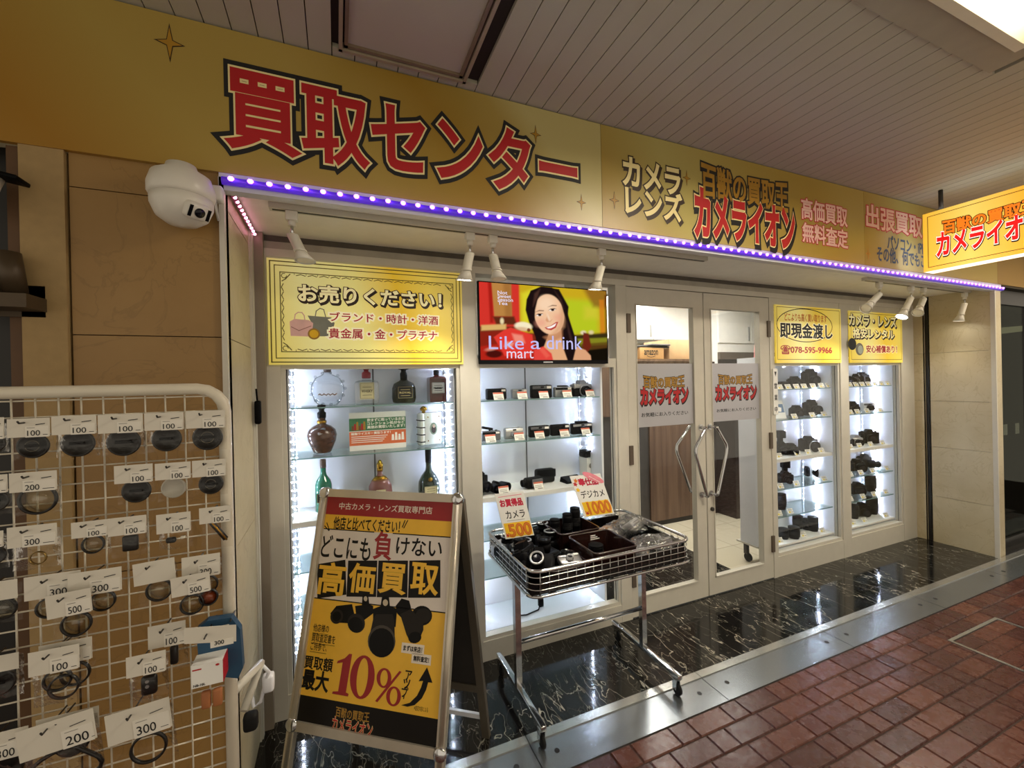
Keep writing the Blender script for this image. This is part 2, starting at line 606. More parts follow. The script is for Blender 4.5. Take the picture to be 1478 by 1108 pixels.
# inspection cover with its steel rim let into the pavers
mb = MB()
cx0, cx1, cy0, cy1 = 3.14, 3.69, .90, 1.262
mb.box(cx0 + .018, cy0 + .018, -.01, cx1 - .018, cy1 - .018, -.004, 1)
for a in range(3):
    for b in range(4):
        w, h = (cx1 - cx0 - .04) / 3, (cy1 - cy0 - .04) / 4
        x0, y0 = cx0 + .02 + a * w, cy0 + .02 + b * h
        mb.box(x0 + .002, y0 + .002, -.006, x0 + w - .002, y0 + h - .002, -.0008, 2)
cov = thing('inspection_cover', 'paver-filled inspection cover with a thin steel rim in the red pavement', 'manhole cover', ((cx0 + cx1) / 2, (cy0 + cy1) / 2, -.01))
mb.build('paved_lid', ['kerb_metal', 'grout', 'red_paver'], cov)
rim = MB()
for x0, y0, x1, y1 in ((cx0, cy0, cx1, cy0 + .016), (cx0, cy1 - .016, cx1, cy1), (cx0, cy0 + .016, cx0 + .016, cy1 - .016), (cx1 - .016, cy0 + .016, cx1, cy1 - .016)):
    rim.box(x0, y0, -.008, x1, y1, .002)
rim.build('steel_rim', 'kerb_lip', cov, 'steel rim')
# ceiling of narrow boards running out from the shop front
mb = MB()
mb.box(-2.2, -2.2, ZC + .015, 8.5, S + .3, ZC + .05, 1)
p = .0766
k0 = int(-2.2 / p)
hx0, hx1, hy1 = .03, .492, 1.60
lx0, lx1, ly0, ly1 = 1.22, 2.41, .22, .81
for k in range(k0, int(8.3 / p)):
    a = .086 + k * p
    b = a + p - .0035
    ys = [(-2.2, S + .3)]
    for (qx0, qx1, qy0, qy1) in ((hx0, hx1, .75, hy1), (lx0, lx1, ly0, ly1), (4.6, 5.8, ly0, ly1)):
        if b > qx0 + .002 and a < qx1 - .002:
            ys = [seg for y0, y1 in ys for seg in ((y0, min(y1, qy0)), (max(y0, qy1), y1)) if seg[1] - seg[0] > .01]
    for y0, y1 in ys:
        mb.box(a, y0, ZC, b, y1, ZC + .016, 0)
struct('ceiling', mb, ['slat_beige', 'slat_gap'])
# access hatch in the ceiling
t = thing('ceiling_hatch', 'square ceiling access hatch in a raised dark-edged frame above the yellow sign', 'ceiling hatch', (.26, 1.18, ZC), kind='structure')
mb = MB()
mb.box(hx0 + .03, .78, ZC + .004, hx1 - .03, hy1 - .03, ZC + .02)
mb.build('hatch_board', mat('hatch_beige', 'b5ac98', .55, 0, .04, 3), t)
mb = MB()
for a, b in ((0, .012), (.018, .03)):
    m = 0 if a else 1
    mb.box(hx0 + a, .75 + a, ZC - .012 + a / 3, hx0 + b, hy1 - a, ZC + .016, m).box(hx1 - b, .75 + a, ZC - .012 + a / 3, hx1 - a, hy1 - a, ZC + .016, m)
    mb.box(hx0 + a, hy1 - b, ZC - .012 + a / 3, hx1 - a, hy1 - a, ZC + .016, m).box(hx0 + a, .75 + a, ZC - .012 + a / 3, hx1 - a, .75 + b, ZC + .016, m)
mb.build('hatch_frame', [mat('hatch_trim', '7a6853', .5), mat('hatch_light_trim', '9d8d76', .45)], t)
# recessed ceiling luminaires
def ceiling_lamp(x0, x1, label):
    t = thing('ceiling_lamp', label, 'ceiling light', ((x0 + x1) / 2, (ly0 + ly1) / 2, ZC - .02))
    mb = MB()
    b = .10
    for q in ((x0, ly0, x1, ly0 + b), (x0, ly1 - b, x1, ly1), (x0, ly0 + b, x0 + b, ly1 - b), (x1 - b, ly0 + b, x1, ly1 - b)):
        mb.box(q[0], q[1], ZC - .012, q[2], q[3], ZC + .03)
    mb.build('surround', mat('lamp_surround', 'a39a84', .5, 0, .04), t)
    mb = MB()
    x0, x1, y0, y1 = x0 + b, x1 - b, ly0 + b, ly1 - b
    c, d = .03, .09
    for u0, v0, z0, u1, v1, z1 in ((0, 0, -.03, c, c, -.03), (c, c, -.03, d, d, .006)):
        A = [(x0 + u0, y0 + v0), (x1 - u0, y0 + v0), (x1 - u0, y1 - v0), (x0 + u0, y1 - v0)]
        B = [(x0 + u1, y0 + v1), (x1 - u1, y0 + v1), (x1 - u1, y1 - v1), (x0 + u1, y1 - v1)]
        mb.add([(*q, ZC + z0) for q in A] + [(*q, ZC + z1) for q in B], [(i, (i + 1) % 4, 4 + (i + 1) % 4, 4 + i) for i in range(4)])
    A = [(x0, y0), (x1, y0), (x1, y1), (x0, y1)]
    mb.add([(*q, ZC - .03) for q in A] + [(*q, ZC - .01) for q in A], [(i, (i + 1) % 4, 4 + (i + 1) % 4, 4 + i) for i in range(4)])
    mb.build('reflector_rim', mat('lamp_rim', 'e6dcc0', .4, 0, .03), t)
    MB().box(x0 + d, y0 + d, ZC + .004, x1 - d, y1 - d, ZC + .012).build('diffuser', emitter('lamp_glow', (1.0, .88, .68), CEIL_LAMP), t, 'glowing cream diffuser')
ceiling_lamp(lx0, lx1, 'recessed ceiling light with a glowing cream diffuser at the upper right')
ceiling_lamp(4.6, 5.8, 'recessed ceiling light farther along the arcade beyond the hanging sign')
# stone wall left of the shop front and its pier
zj = [0, .42, .95, 1.673, 2.113, 2.25]
mb = MB().box(-.735, S + .02, 0, XL, S + .06, 2.25, 1)
for a, b in zip(zj, zj[1:]):
    mb.box(-.722, S, a + .0015, XL - .012, S + .03, b - .0015, 0)
struct('wall_left', mb, ['stone_tan', 'slat_gap'])
mb = MB().box(-.826, S - .012, 0, -.728, S + .05, 2.25)
struct('wall_left_pier', mb, 'plaster_tan')
mb = MB().box(-.862, S + .01, 0, -.826, S + .06, 2.25)
struct('wall_left_pier_return', mb, mat('pier_brown', '5e4124', .6))
struct('wall_far_left', MB().box(-3.4, S + .10, 0, -.84, S + .16, 2.4), 'dark_wall')
mb = MB()
for a, b in zip(zj, zj[1:]):
    mb.box(XL - .03, S + .012, a + .0015, XL, 2.105, b - .0015)
struct('wall_alcove_left', mb, 'stone_cream')
mb = MB().box(XL - .012, S - .012, 0, XL + .003, S + .012, 2.2)
struct('trim_1', mb, 'white_metal')
mb = MB().box(XL - .01, 2.085, 0, XL + .012, 2.115, 2.19).box(XL, 2.072, 0, XL + .007, 2.084, 2.19)
struct('trim_2', mb, 'white_metal')
struct('trim_3', MB().box(XL - .02, 2.13, 0, -.29, 2.19, 2.19), mat('jamb_taupe', '8d8171', .5, 0, .04))
# right-hand return wall with the shutter slot, its front pier
zj = [0, .411, .85, 1.258, 1.683, 2.195]
mb = MB().box(XR + .02, S, 0, XR + .06, F + .1, 2.195, 1)
for y0, y1 in ((S + .012, 2.058), (2.092, F + .1)):
    for a, b in zip(zj, zj[1:]):
        mb.box(XR, y0, a + .0012, XR + .03, y1, b - .0012, 0)
struct('wall_alcove_right', mb, ['stone_cream', 'dark_wall'])
mb = MB().box(XR, 2.052, 0, XR + .006, 2.058, 2.195).box(XR, 2.092, 0, XR + .006, 2.098, 2.195)
struct('trim_4', mb, 'steel_dark')
mb = MB().box(XR + .006, S - .01, 0, 5.01, S + .03, 2.19, 0)
struct('wall_right_pier', mb, 'stone_cream')
struct('trim_5', MB().box(XR - .008, S - .016, 0, XR + .006, S + .012, 2.185), 'white_metal')
# soffit over the alcove and the white metal edge under the fascia
struct('ceiling_soffit', MB().box(XL - .03, S + .02, ZS, XR + .05, F + .12, ZS + .03), 'soffit_white')
mb = MB().box(-.345, S - .012, 2.158, 5.02, S + .03, 2.214)
struct('trim_6', mb, mat('edge_white', 'cfcdd2', .4, 0, .03))
# neighbouring dark shop beyond the pier
mb = MB().box(5.01, S + .02, 0, 5.06, 3.2, 2.2, 0).box(5.0, 3.2, 0, 8.8, 3.25, 2.7, 0)
mb.box(5.01, S + .3, 2.3, 8.8, 3.25, 2.35, 0).box(8.75, S + .02, 0, 8.8, 3.2, 2.7, 0)
struct('wall_neighbour', mb, 'dark_wall')
mb = MB()
for x in (5.06, 5.75, 6.5, 7.2): mb.box(x, S + .06, 0, x + .05, S + .10, 2.12)
mb.box(5.06, S + .06, 2.08, 7.3, S + .10, 2.2).box(5.06, S + .06, 0, 7.3, S + .1, .08)
w = struct('window_5', mb, 'steel_dark')
clear('smoked_glass', (.55, .58, .52), .015, fres=.12)
MB().box(5.06, S + .075, .08, 7.3, S + .082, 2.1).build('pane', 'smoked_glass', w)
t = thing('strip_light', 'dim cream strip light high inside the dark neighbouring shop', 'light', (6.3, 2.7, 1.95))
pl = PY(2.7)
MB().prism([pl.uv(q) for q in ((1441, 473), (1474, 470), (1474, 478), (1441, 482))], pl, 0, .03).build('tube', emitter('dim_strip', (.9, .8, .5), .35), t)
MB().prism([pl.uv(q) for q in ((1441, 470), (1474, 467), (1474, 470), (1441, 473))], pl, 0, .03).build('bracket', 'steel_dark', t)
for k, (q, lab) in enumerate((((1449, 612, 1454, 628), 'left of the two small white cards in the dark neighbouring shop'), ((1466, 610, 1471, 626), 'right of the two small white cards in the dark neighbouring shop'))):
    r = rect_px(PY(2.5), (q[0], q[3]), (q[2], q[1]))
    tag(MB().box(r[0], 2.5, r[1], r[2], 2.504, r[3]).build('menu_card', 'paper'), lab, 'card', 'cards in the neighbouring shop')
    
struct('floor_neighbour', MB().box(5.0, S + .02, -.06, 8.8, 3.2, 0), 'dark_wall')
# ---------------------------------------------------------------- shop front frame
POSTS = [(-.29, -.235), (.602, .698), (1.605, 1.685), (2.985, 3.032), (3.822, 3.930), (4.70, XR)]
mb = MB()
for a, b in POSTS: mb.box(a, F - .005, 0, b, F + .075, 2.10)
mb.box(-.29, F - .008, 2.095, XR, F + .08, 2.13).box(-.29, F + .0, 2.13, XR, F + .08, 2.165, 1).box(-.29, F - .004, 2.165, XR, F + .08, ZS, 2)
mb.box(-.235, F - .003, 0, .602, F + .072, .105).box(.698, F - .003, 0, 1.605, F + .072, .105)
mb.box(3.032, F - .003, 0, 3.822, F + .072, .150).box(3.930, F - .003, 0, 4.70, F + .072, .150)
for a, b in ((3.032, 3.822), (3.930, 4.70), (-.235, .602)): mb.box(a, F - .002, 2.036, b, F + .06, 2.10)
for a, b in ((-.235, .602), (.698, 1.605), (3.032, 3.822), (3.930, 4.70)):
    mb.box(a, F + .004, 1.604, b, F + .07, 1.64)
struct('wall_shop_front_frame', mb, ['white_metal', mat('head_grey', 'a39d90', .45), mat('head_dark', '4d463d', .5)])
BAYS = [(-.235, .602, .105), (.698, 1.605, .105), (3.032, 3.822, .150), (3.930, 4.70, .150)]
for k, (a, b, z) in enumerate(BAYS):
    mb = MB()
    q = .018
    mb.box(a, F + .005, z, a + q, F + .05, 1.604).box(b - q, F + .005, z, b, F + .05, 1.604)
    mb.box(a + q, F + .005, z, b - q, F + .05, z + .022).box(a + q, F + .005, 1.604 - q, b - q, F + .05, 1.604)
    w = struct('window_%d' % (k + 1), mb, 'white_metal')
    MB().box(a + q, F + .030, z + .022, b - q, F + .035, 1.604 - q).build('pane', 'window_glass', w, 'clear glass pane')
    g = MB()
    for x in (a + q, b - q - .004): g.box(x, F + .028, z + .02, x + .004, F + .029, 1.59)
    g.build('gasket', 'black_rubber', w)
# interior shell
mb = MB().box(-.6, 4.55, 0, 6.4, 4.6, 2.75).box(1.55, 2.30, 0, 1.56, 2.7, 2.75)
struct('wall_back', mb, 'white_board')
struct('wall_shop_left', MB().box(-.6, 2.6, 0, -.55, 4.6, 2.75), 'white_board')
struct('wall_shop_right', MB().box(6.3, 2.6, 0, 6.35, 4.6, 2.75), 'white_board')
struct('ceiling_shop', MB().box(-.6, F + .09, 2.5, 6.4, 4.6, 2.55), 'white_board')
struct('wall_over_shop_front', MB().box(-.6, F + .085, 2.2, 6.4, F + .12, 2.75), 'white_board')
for k, (x, y) in enumerate(((2.7, 3.1), (3.9, 3.2), (3.2, 4.1))):
    t = thing('ceiling_lamp', 'square ceiling panel light inside the shop, %s' % ('nearest the glass doors', 'over the tiled floor', 'above the white wall cupboards')[k], 'ceiling light', (x, y, 2.48))
    MB().box(x - .3, y - .3, 2.478, x + .3, y + .3, 2.5).build('housing', 'white_metal', t)
    MB().box(x - .27, y - .27, 2.472, x + .27, y + .27, 2.479).build('diffuser', emitter('inside_glow', (1.0, .97, .90), INSIDE), t)
# ---------------------------------------------------------------- double doors
pd = PY(F)
def logo(mb, pl, r1, r2, lay1, lay2, bend=0.0, grow=0.0):
    mb.text('百獣の買取王', pl, r1, lay1, bend, grow=grow)
    mb.text('カメライオン', pl, r2, lay2, bend, grow=grow)
def frosted():
    s = NT('frosted_film')
    tr = s.n('ShaderNodeBsdfTransparent')
    df = s.n('ShaderNodeBsdfDiffuse')
    df.inputs[0].default_value = (.60, .585, .60, 1)
    tl = s.n('ShaderNodeBsdfTranslucent')
    tl.inputs[0].default_value = (.60, .585, .60, 1)
    m1 = s.n('ShaderNodeMixShader')
    m1.inputs[0].default_value = .45
    s.l(df, 0, m1, 1)
    s.l(tl, 0, m1, 2)
    m2 = s.n('ShaderNodeMixShader')
    m2.inputs[0].default_value = .93
    s.l(tr, 0, m2, 1)
    s.l(m1, 0, m2, 2)
    s.l(m2, 0, s.out, 'Surface')
frosted()
for k, (x0, x1, g0, g1) in enumerate(((1.685, 2.330, 1.755, 2.240), (2.333, 2.985, 2.393, 2.882))):
    mb = MB()
    zt, zb = 1.985, .125
    mb.box(x0 + .003, F - .002, .008, g0, F + .04, 2.09).box(g1, F - .002, .008, x1 - .003, F + .04, 2.09)
    mb.box(g0, F - .002, zt, g1, F + .04, 2.09).box(g0, F - .002, .008, g1, F + .04, zb)
    for a, b, c, d in ((g0, zb, g0 + .006, zt), (g1 - .006, zb, g1, zt), (g0, zb, g1, zb + .008)):
        mb.box(a, F - .008, b, c, F - .002, d)
    d_ = struct('door_%d' % (k + 1), mb, 'white_metal')
    MB().box(g0, F + .016, zb, g1, F + .022, zt).build('pane', 'window_glass', d_, 'clear glass pane')
    MB().box(g0 + .002, F + .012, 1.198, g1 - .002, F + .0155, 1.606).build('frosted_band', 'frosted_film', d_, 'grey frosted band')
    mb = MB()
    pg = PY(F + .0118)
    if k == 0:
        r1, r2, r3 = rect_px(pg, (929, 560), (987.5, 544)), rect_px(pg, (925.5, 583), (992.5, 561)), rect_px(pg, (926, 602), (993, 592))
    else:
        r1, r2, r3 = rect_px(pg, (1037, 555), (1085.5, 542)), rect_px(pg, (1033.5, 577), (1091, 558)), rect_px(pg, (1034.5, 595), (1091, 587))
    lay1 = [(0, .075, .0002), (1, .028, .0006)]
    lay2 = [(0, .12, .0002, .03, -.03), (0, .10, .0004), (2, .058, .0008)]
    logo(mb, pg, r1, r2, lay1, lay2, .008, .25)
    mb.text('お気軽にお入りください', pg, r3, [(0, .015, .0004)])
    mb.build('lettering', ['ink', 'ink_gold', 'ink_red'], d_, 'gold and red shop logo over small black lettering')
    # polished bent pull handle
    sx = -1 if k == 0 else 1
    hx = (g1 + .042) if k == 0 else (g0 - .028)
    hz = [1.17, 1.02, .71]
    for yy in ((F - .055, F + .085) if k == 0 else (F - .055,)):
        mb = MB()
        bend_x = hx + sx * (.10 if yy < F else .13)
        mb.tube([(hx, yy, hz[0]), (hx + sx * .012, yy, hz[0] - .004), (bend_x - sx * .006, yy, hz[1] + .03), (bend_x, yy, hz[1]), (bend_x - sx * .004, yy, hz[1] - .03), (hx + sx * .01, yy, hz[2] + .01), (hx, yy, hz[2])], .0105, 10)
        for z in (hz[0], hz[2]):
            mb.tube([(hx, yy, z), (hx, F, z)], .010, 10).lathe([(.020, 0), (.020, .008)], (hx, F - .010 if yy < F else F + .04, z), (0, 1, 0), 14)
        mb.build('pull_handle', 'chrome', d_, 'bent chrome pull handle')
    hxx = x0 + .012 if k == 0 else x1 - .012
    for z in (1.80, .97, .20):
        MB().box(hxx - .014, F - .014, z, hxx + .014, F - .001, z + .12).build('hinge', 'bronze', d_)
    if k == 1:
        MB().lathe([(.014, 0), (.014, .012), (.010, .016), (.004, .017)], (2.372, F - .002, .601), (0, -1, 0), 16).build('lock', 'steel_dark', d_)
struct('trim_7', MB().box(1.685, F + .0, 0, 2.985, F + .05, .006), 'kerb_metal')
# ---------------------------------------------------------------- inside the shop, seen through the doors
YB = 3.433
t = thing('wooden_partition', 'tall brown wood-grain partition inside the shop behind the left door', 'partition', (2.6, YB, 0))
MB().box(3.02, YB, .05, 3.60, YB + .04, 1.69).build('board', 'wood_brown', t)
MB().box(1.7, YB + .02, .05, 2.93, YB + .05, 1.2).box(2.93, YB, .05, 3.02, YB + .05, 1.69, 1).box(1.7, YB, 1.2, 2.93, YB + .05, 1.69, 1).box(1.7, YB + .0, 1.15, 2.93, YB + .03, 1.2, 1).build('recess', [mat('recess_grey', '4a4644', .5), 'wood_brown'], t, 'dark recessed doorway section')
MB().box(1.7, YB + .01, 0, 3.60, YB + .03, .05).build('plinth', 'dark_wall', t)
MB().box(1.7, YB - .012, 1.69, 3.60, YB + .55, 1.715).build('cap', 'wood_brown', t)
t = thing('dark_cupboard', 'very dark wood cupboard standing behind the right glass door', 'cupboard', (3.9, YB + .2, 0))
MB().box(3.61, YB - .02, .0, 3.74, YB + .4, 1.69).box(3.74, YB + .05, 0, 3.90, YB + .4, 1.69).build('carcass', 'wood_dark', t)
MB().box(3.90, 3.24, 0, 3.985, YB + .4, 1.60).build('door', 'wood_dark', t)
# boxes on top of the partition
def carton(name, label, x0, y0, z0, x1, y1, z1, m, txt=None, px=None):
    t = thing(name, label, 'box', ((x0 + x1) / 2, (y0 + y1) / 2, z0))
    MB().rbox(((x0 + x1) / 2, (y0 + y1) / 2, (z0 + z1) / 2), (x1 - x0, y1 - y0, z1 - z0), .004).build('carton', m, t)
    tp = MB().box(x0 + .001, (y0 + y1) / 2 - .025, z1, x1 - .001, (y0 + y1) / 2 + .025, z1 + .0015)
    tp.build('tape', mat('packing_tape', 'a98a5c', .25), t)
    if txt:
        pl = PY(y0 - .001)
        g = MB().text(txt, pl, rect_px(pl, *px), [(0, .02, .0005)])
        a, b, c, d = rect_px(pl, *px)
        g.line(pl, [(a + (c - a) * (.2 + .1 * i), b - .010 - .012 * math.sin(PI * i / 6)) for i in range(7)], .006, 0, .0006)
        g.build('lettering', 'ink', t)
    return t
mat('cardboard', 'b98f5a', .75, 0, .06)
mat('cardboard_pale', 'c9a67c', .75, 0, .05)
carton('cardboard_carton', 'long cardboard carton with a printed smile mark on the partition top', 2.86, 3.47, 1.716, 3.17, 3.85, 1.835, 'cardboard', 'amazon', ((930, 512), (949.5, 505.5)))
carton('cardboard_carton', 'plain pale cardboard carton beside the printed one', 3.27, 3.50, 1.716, 3.58, 3.9, 1.93, 'cardboard_pale')
t = thing('laptop', 'flat dark panel lying on the long printed carton', 'panel', (3.05, 3.6, 1.837))
MB().rbox((3.05, 3.66, 1.846), (.42, .36, .016), .005).build('shell', 'steel_dark', t)
MB().rbox((3.12, 3.60, 1.864), (.25, .3, .016), .004).build('upper_tray', 'grey_plastic', t)
t = thing('wall_cupboard', 'white high wall cupboards inside the shop seen over the partition', 'cupboard', (3.4, 4.3, 1.97))
MB().box(2.4, 4.16, 1.99, 4.35, 4.54, 2.48).build('carcass', 'white_board', t)
for a, b in ((2.42, 3.02), (3.03, 3.62), (3.63, 4.33)):
    d_ = MB().box(a, 4.14, 2.0, b, 4.16, 2.47).build('door', 'white_board', t)
    MB().box(b - .05, 4.125, 2.03, b - .038, 4.14, 2.18).build('handle', 'silver', d_)
t = thing('tall_cabinet', 'tall white storage cabinet at the back behind the right glass door', 'cabinet', (4.7, 4.1, 0))
MB().box(4.42, 3.9, 0, 6.0, 4.5, 2.42).build('carcass', 'white_board', t)
for a, b in ((4.43, 5.0), (5.01, 5.6)):
    d_ = MB().box(a, 3.88, 1.95, b, 3.9, 2.40).build('door', 'white_board', t)
    MB().box(b - .06, 3.865, 1.98, b - .045, 3.88, 2.16).build('handle', 'silver', d_)
MB().box(4.42, 3.86, 1.74, 6.0, 3.90, 1.83).build('shelf_edge', 'bronze', t, 'dark shelf edge')
MB().box(4.42, 3.88, 1.60, 6.0, 3.9, 1.74).build('drawer', 'wood_dark', t)
t = thing('pink_banner', 'small pink paper strip hanging at the edge of the right door glass', 'banner', (4.55, 3.2, 1.55))
p = PY(3.2)
MB().prism([p.uv(q) for q in ((1089, 497), (1094, 495), (1094, 519), (1088, 519))], p, 0, .004).build('strip', mat('pink', 'd98a8c', .6), t)
p2 = MB()
for yy in (500, 505, 510, 515): p2.line(p, [p.uv((1089.5, yy)), p.uv((1093, yy - .5))], .006, 0, .0055)
p2.build('print', 'ink_red', t)
# ================================================================ fascia signs
PS = PY(S - .016)
gold_print('fascia_gold', [(0, '9a6f1e'), (.44, '9a6f1e'), (.56, 'a98f45'), (.72, 'ab9248'), (.86, '9c7a28'), (.95, 'a68e46'), (1, 'b8ab70')])
gold_print('fascia_gold_mid', [(0, '9c7c29'), (.28, 'b1a460'), (.6, 'a89143'), (.85, 'a68b39'), (1, 'ac9649')])
gold_print('fascia_gold_end', [(0, 'a18433'), (.35, 'af9f57'), (.7, 'a68e42'), (1, 'a18943')])
mat('fascia_edge', 'b9ae90', .45)
def star(mb, px, h, m0=0, m1=1, w=.66):
    u, v = PS.uv(px)
    for k, (sc_, m, off) in enumerate(((1.25, m0, .0008), (.98, m1, .0014))):
        a = h * sc_
        pts = []
        for j in range(4):
            t = PI / 2 * j
            rr = (a * w, a)[j % 2]
            pts.append((u + rr * math.cos(t), v + rr * math.sin(t)))
            pts.append((u + a * .17 * math.cos(t + PI / 4) * (w + .5), v + a * .24 * math.sin(t + PI / 4)))
        mb.polyuv(PS, pts, m, off)
def fascia(name, label, x0, x1, m):
    t = thing(name, label, 'sign', ((x0 + x1) / 2, S - .008, 2.214))
    MB().box(x0 + .001, S - .016, 2.214, x1 - .001, S, 2.690).build('face', m, t)
    MB().box(x0, S, 2.214, x1, S + .03, 2.690).build('tray', 'fascia_edge', t)
    return t
t = fascia('fascia_sign', 'long gold fascia sign with big red characters outlined in black and white', -2.2, 1.152, 'fascia_gold')
mb = MB()
mb.text('買取センター', PS, (-.315, 2.305, 1.015, 2.566), [(0, .105, .0008), (1, .050, .0016), (2, .026, .0024)])
mb.build('lettering', ['ink', 'ink_cream', 'ink_red'], t, 'red characters with white and black outlines')
for q, h in (((245, 62), .050), ((773, 194), .034), ((839, 292), .032)):
    mb = MB()
    star(mb, q, h)
    mb.build('star_mark', ['ink_brown', 'ink_gold'], t, 'small outlined gold sparkle')
t = fascia('fascia_sign', 'gold fascia sign in the middle with the shop name in gold over red lettering', 1.152, 3.17, 'fascia_gold_mid')
mb = MB()
sh = [(0, .085, .0008, .07, -.07), (0, .075, .0012), (1, .032, .0018)]
mb.text('カメラ', PS, rect_px(PS, (900, 266), (980.5, 244)), sh)
mb.text('レンズ', PS, rect_px(PS, (903.5, 307), (983, 282)), sh)
mb.build('lettering', ['ink_brown', 'ink_cream'], t, 'cream letters with dark brown shadows')
mb = MB()
logo(mb, PS, rect_px(PS, (1013, 281), (1136, 268)), rect_px(PS, (1004, 335), (1145.5, 307)),
     [(0, .11, .0008, .03, -.03), (0, .08, .0010), (1, .028, .0016)], [(0, .14, .0008, .05, -.05), (0, .115, .0010), (2, .075, .0014), (3, .050, .0020)], .006, .22)
mb.build('shop_name', ['ink', 'ink_gold', 'ink_cream', 'ink_red'], t, 'gold line over a red line with black outlines')
mb = MB()
ly = [(0, .065, .0008), (1, .024, .0014)]
mb.text('高価買取', PS, rect_px(PS, (1157, 315), (1222, 300)), ly)
mb.text('無料査定', PS, rect_px(PS, (1158.5, 348), (1223, 333)), ly)
mb.build('side_lettering', ['ink_crimson', 'ink_pink'], t, 'pink letters with red outlines')
for q, h in (((886.5, 289), .036), ((991, 257), .034)):
    mb = MB()
    star(mb, q, h)
    mb.build('star_mark', ['ink_brown', 'ink_gold'], t)
t = fascia('fascia_sign', 'gold fascia sign with red and blue lettering partly behind the hanging light box', 3.17, 4.95, 'fascia_gold_end')
mb = MB()
mb.text('出張買取', PS, rect_px(PS, (1250.5, 327), (1330, 313)), ly)
mb.build('lettering', ['ink_crimson', 'ink_pink'], t, 'pink letters with red outlines')
mb = MB()
l2 = [(0, .03, .0008)]
mb.text('パソコン・iPh', PS, rect_px(PS, (1281, 358), (1334, 350)), l2)
mb.text('その他、何でもご', PS, rect_px(PS, (1266, 376), (1336, 367)), l2)
mb.build('small_lettering', 'ink_blue', t, 'dark blue small lettering')
mb = MB()
star(mb, (1253, 366), .03)
mb.build('star_mark', ['ink_orange', 'ink_gold'], t)
t = fascia('fascia_sign', 'plain gold fascia length beyond the pier at the far right', 4.95, 8.4, mat('fascia_plain', '8c6c2e', .5, 0, .05, 2))
# ---------------------------------------------------------------- violet LED rope along the fascia edge
t = thing('led_rope', 'violet LED light rope along the bottom edge of the gold fascia', 'light strip', (2.3, S - .02, 2.16))
MB().tube([(-.335, S - .018, 2.186), (5.02, S - .018, 2.176)], .0135, 8).build('sleeve', mat('violet_sleeve', '5b2fd0', .25, 0, .05, emit=.42), t)
emitter('violet_glow', (.36, .10, 1.0), LED_PURPLE)
emitter('violet_core', (.80, .62, 1.0), LED_PURPLE * 1.5)
d0 = MB().lathe([(.003, -.009), (.0078, -.004), (.0078, .004), (.003, .009)], (0, 0, 0), (1, 0, 0), 8, 0).lathe([(.001, -.003), (.0028, -.0005), (.001, .002)], (0, -.0050, .001), (1, 0, 0), 6, 1).build('diode', ['violet_glow', 'violet_core'], t, 'glowing violet diode', local=True)
N_D = 97
for k in range(N_D):
    o = d0 if k == 0 else d0.copy()
    if k: COL.objects.link(o)
    o.parent = t
    f_ = (k + .5) / N_D
    o.location = V((-.335 + 5.355 * f_, S - .0310, 2.190 - .010 * f_)) - t.location
t = thing('led_rope', 'short pink and violet LED rope running back along the left edge of the soffit', 'light strip', (XL, 1.9, 2.15))
MB().tube([(XL + .014, S + .02, 2.176), (XL + .014, F - .05, 2.176)], .009, 8).build('sleeve', mat('pink_sleeve', 'a8607c', .3, 0, .05, emit=.08), t)
emitter('pink_glow', (1.0, .32, .50), LED_PURPLE)
d0 = MB().lathe([(.002, -.004), (.006, 0), (.002, .004)], (0, 0, 0), (0, 1, 0), 8).build('diode', ['pink_glow'], t, 'glowing pink diode', local=True)
for k in range(12):
    o = d0 if k == 0 else d0.copy()
    if k: COL.objects.link(o)
    o.parent = t
    o.location = V((XL + .02, S + .03 + .038 * k, 2.168)) - t.location
# ---------------------------------------------------------------- track lights under the soffit
YT = 1.79
def rail(label, x0, x1):
    t = thing('light_track', label, 'track', ((x0 + x1) / 2, YT, 2.165))
    MB().box(x0, YT - .018, 2.168, x1, YT + .018, ZS).build('rail', 'white_metal', t)
    MB().box(x0 + .01, YT - .005, 2.1665, x1 - .01, YT + .005, 2.1685).build('slot', 'dark_wall', t)
rail('long white lighting track under the soffit left of the doors', -.22, 1.95)
rail('white lighting track under the soffit above the right windows', 3.45, XR - .01)
emitter('spot_glow', (1.0, .95, .84), 30)
mat('spot_white', 'ddd8cb', .4, 0, .02)
SPOTS = [((421, 309), (441, 378), 0, 'unlit white track spotlight leftmost above the yellow wanted sign'),
         ((678, 343), (672, 403), 1, 'lit white track spotlight at the top left corner of the television'),
         ((711, 347), (719, 404), 0, 'unlit white track spotlight in front of the television'),
         ((868, 368), (862, 417), 1, 'lit white track spotlight at the top right corner of the television'),
         ((1269, 413), (1247, 446), 0, 'unlit white track spotlight tilted over the telephone sign'),
         ((1315, 428), (1306, 457), 1, 'lit white track spotlight over the rightmost window'),
         ((1333, 430), (1322, 452), 0, 'unlit white track spotlight right behind the lit one over the rightmost window'),
         ((1395, 434), (1391, 463), 1, 'lit white track spotlight against the right stone wall')]
pt = PY(YT)
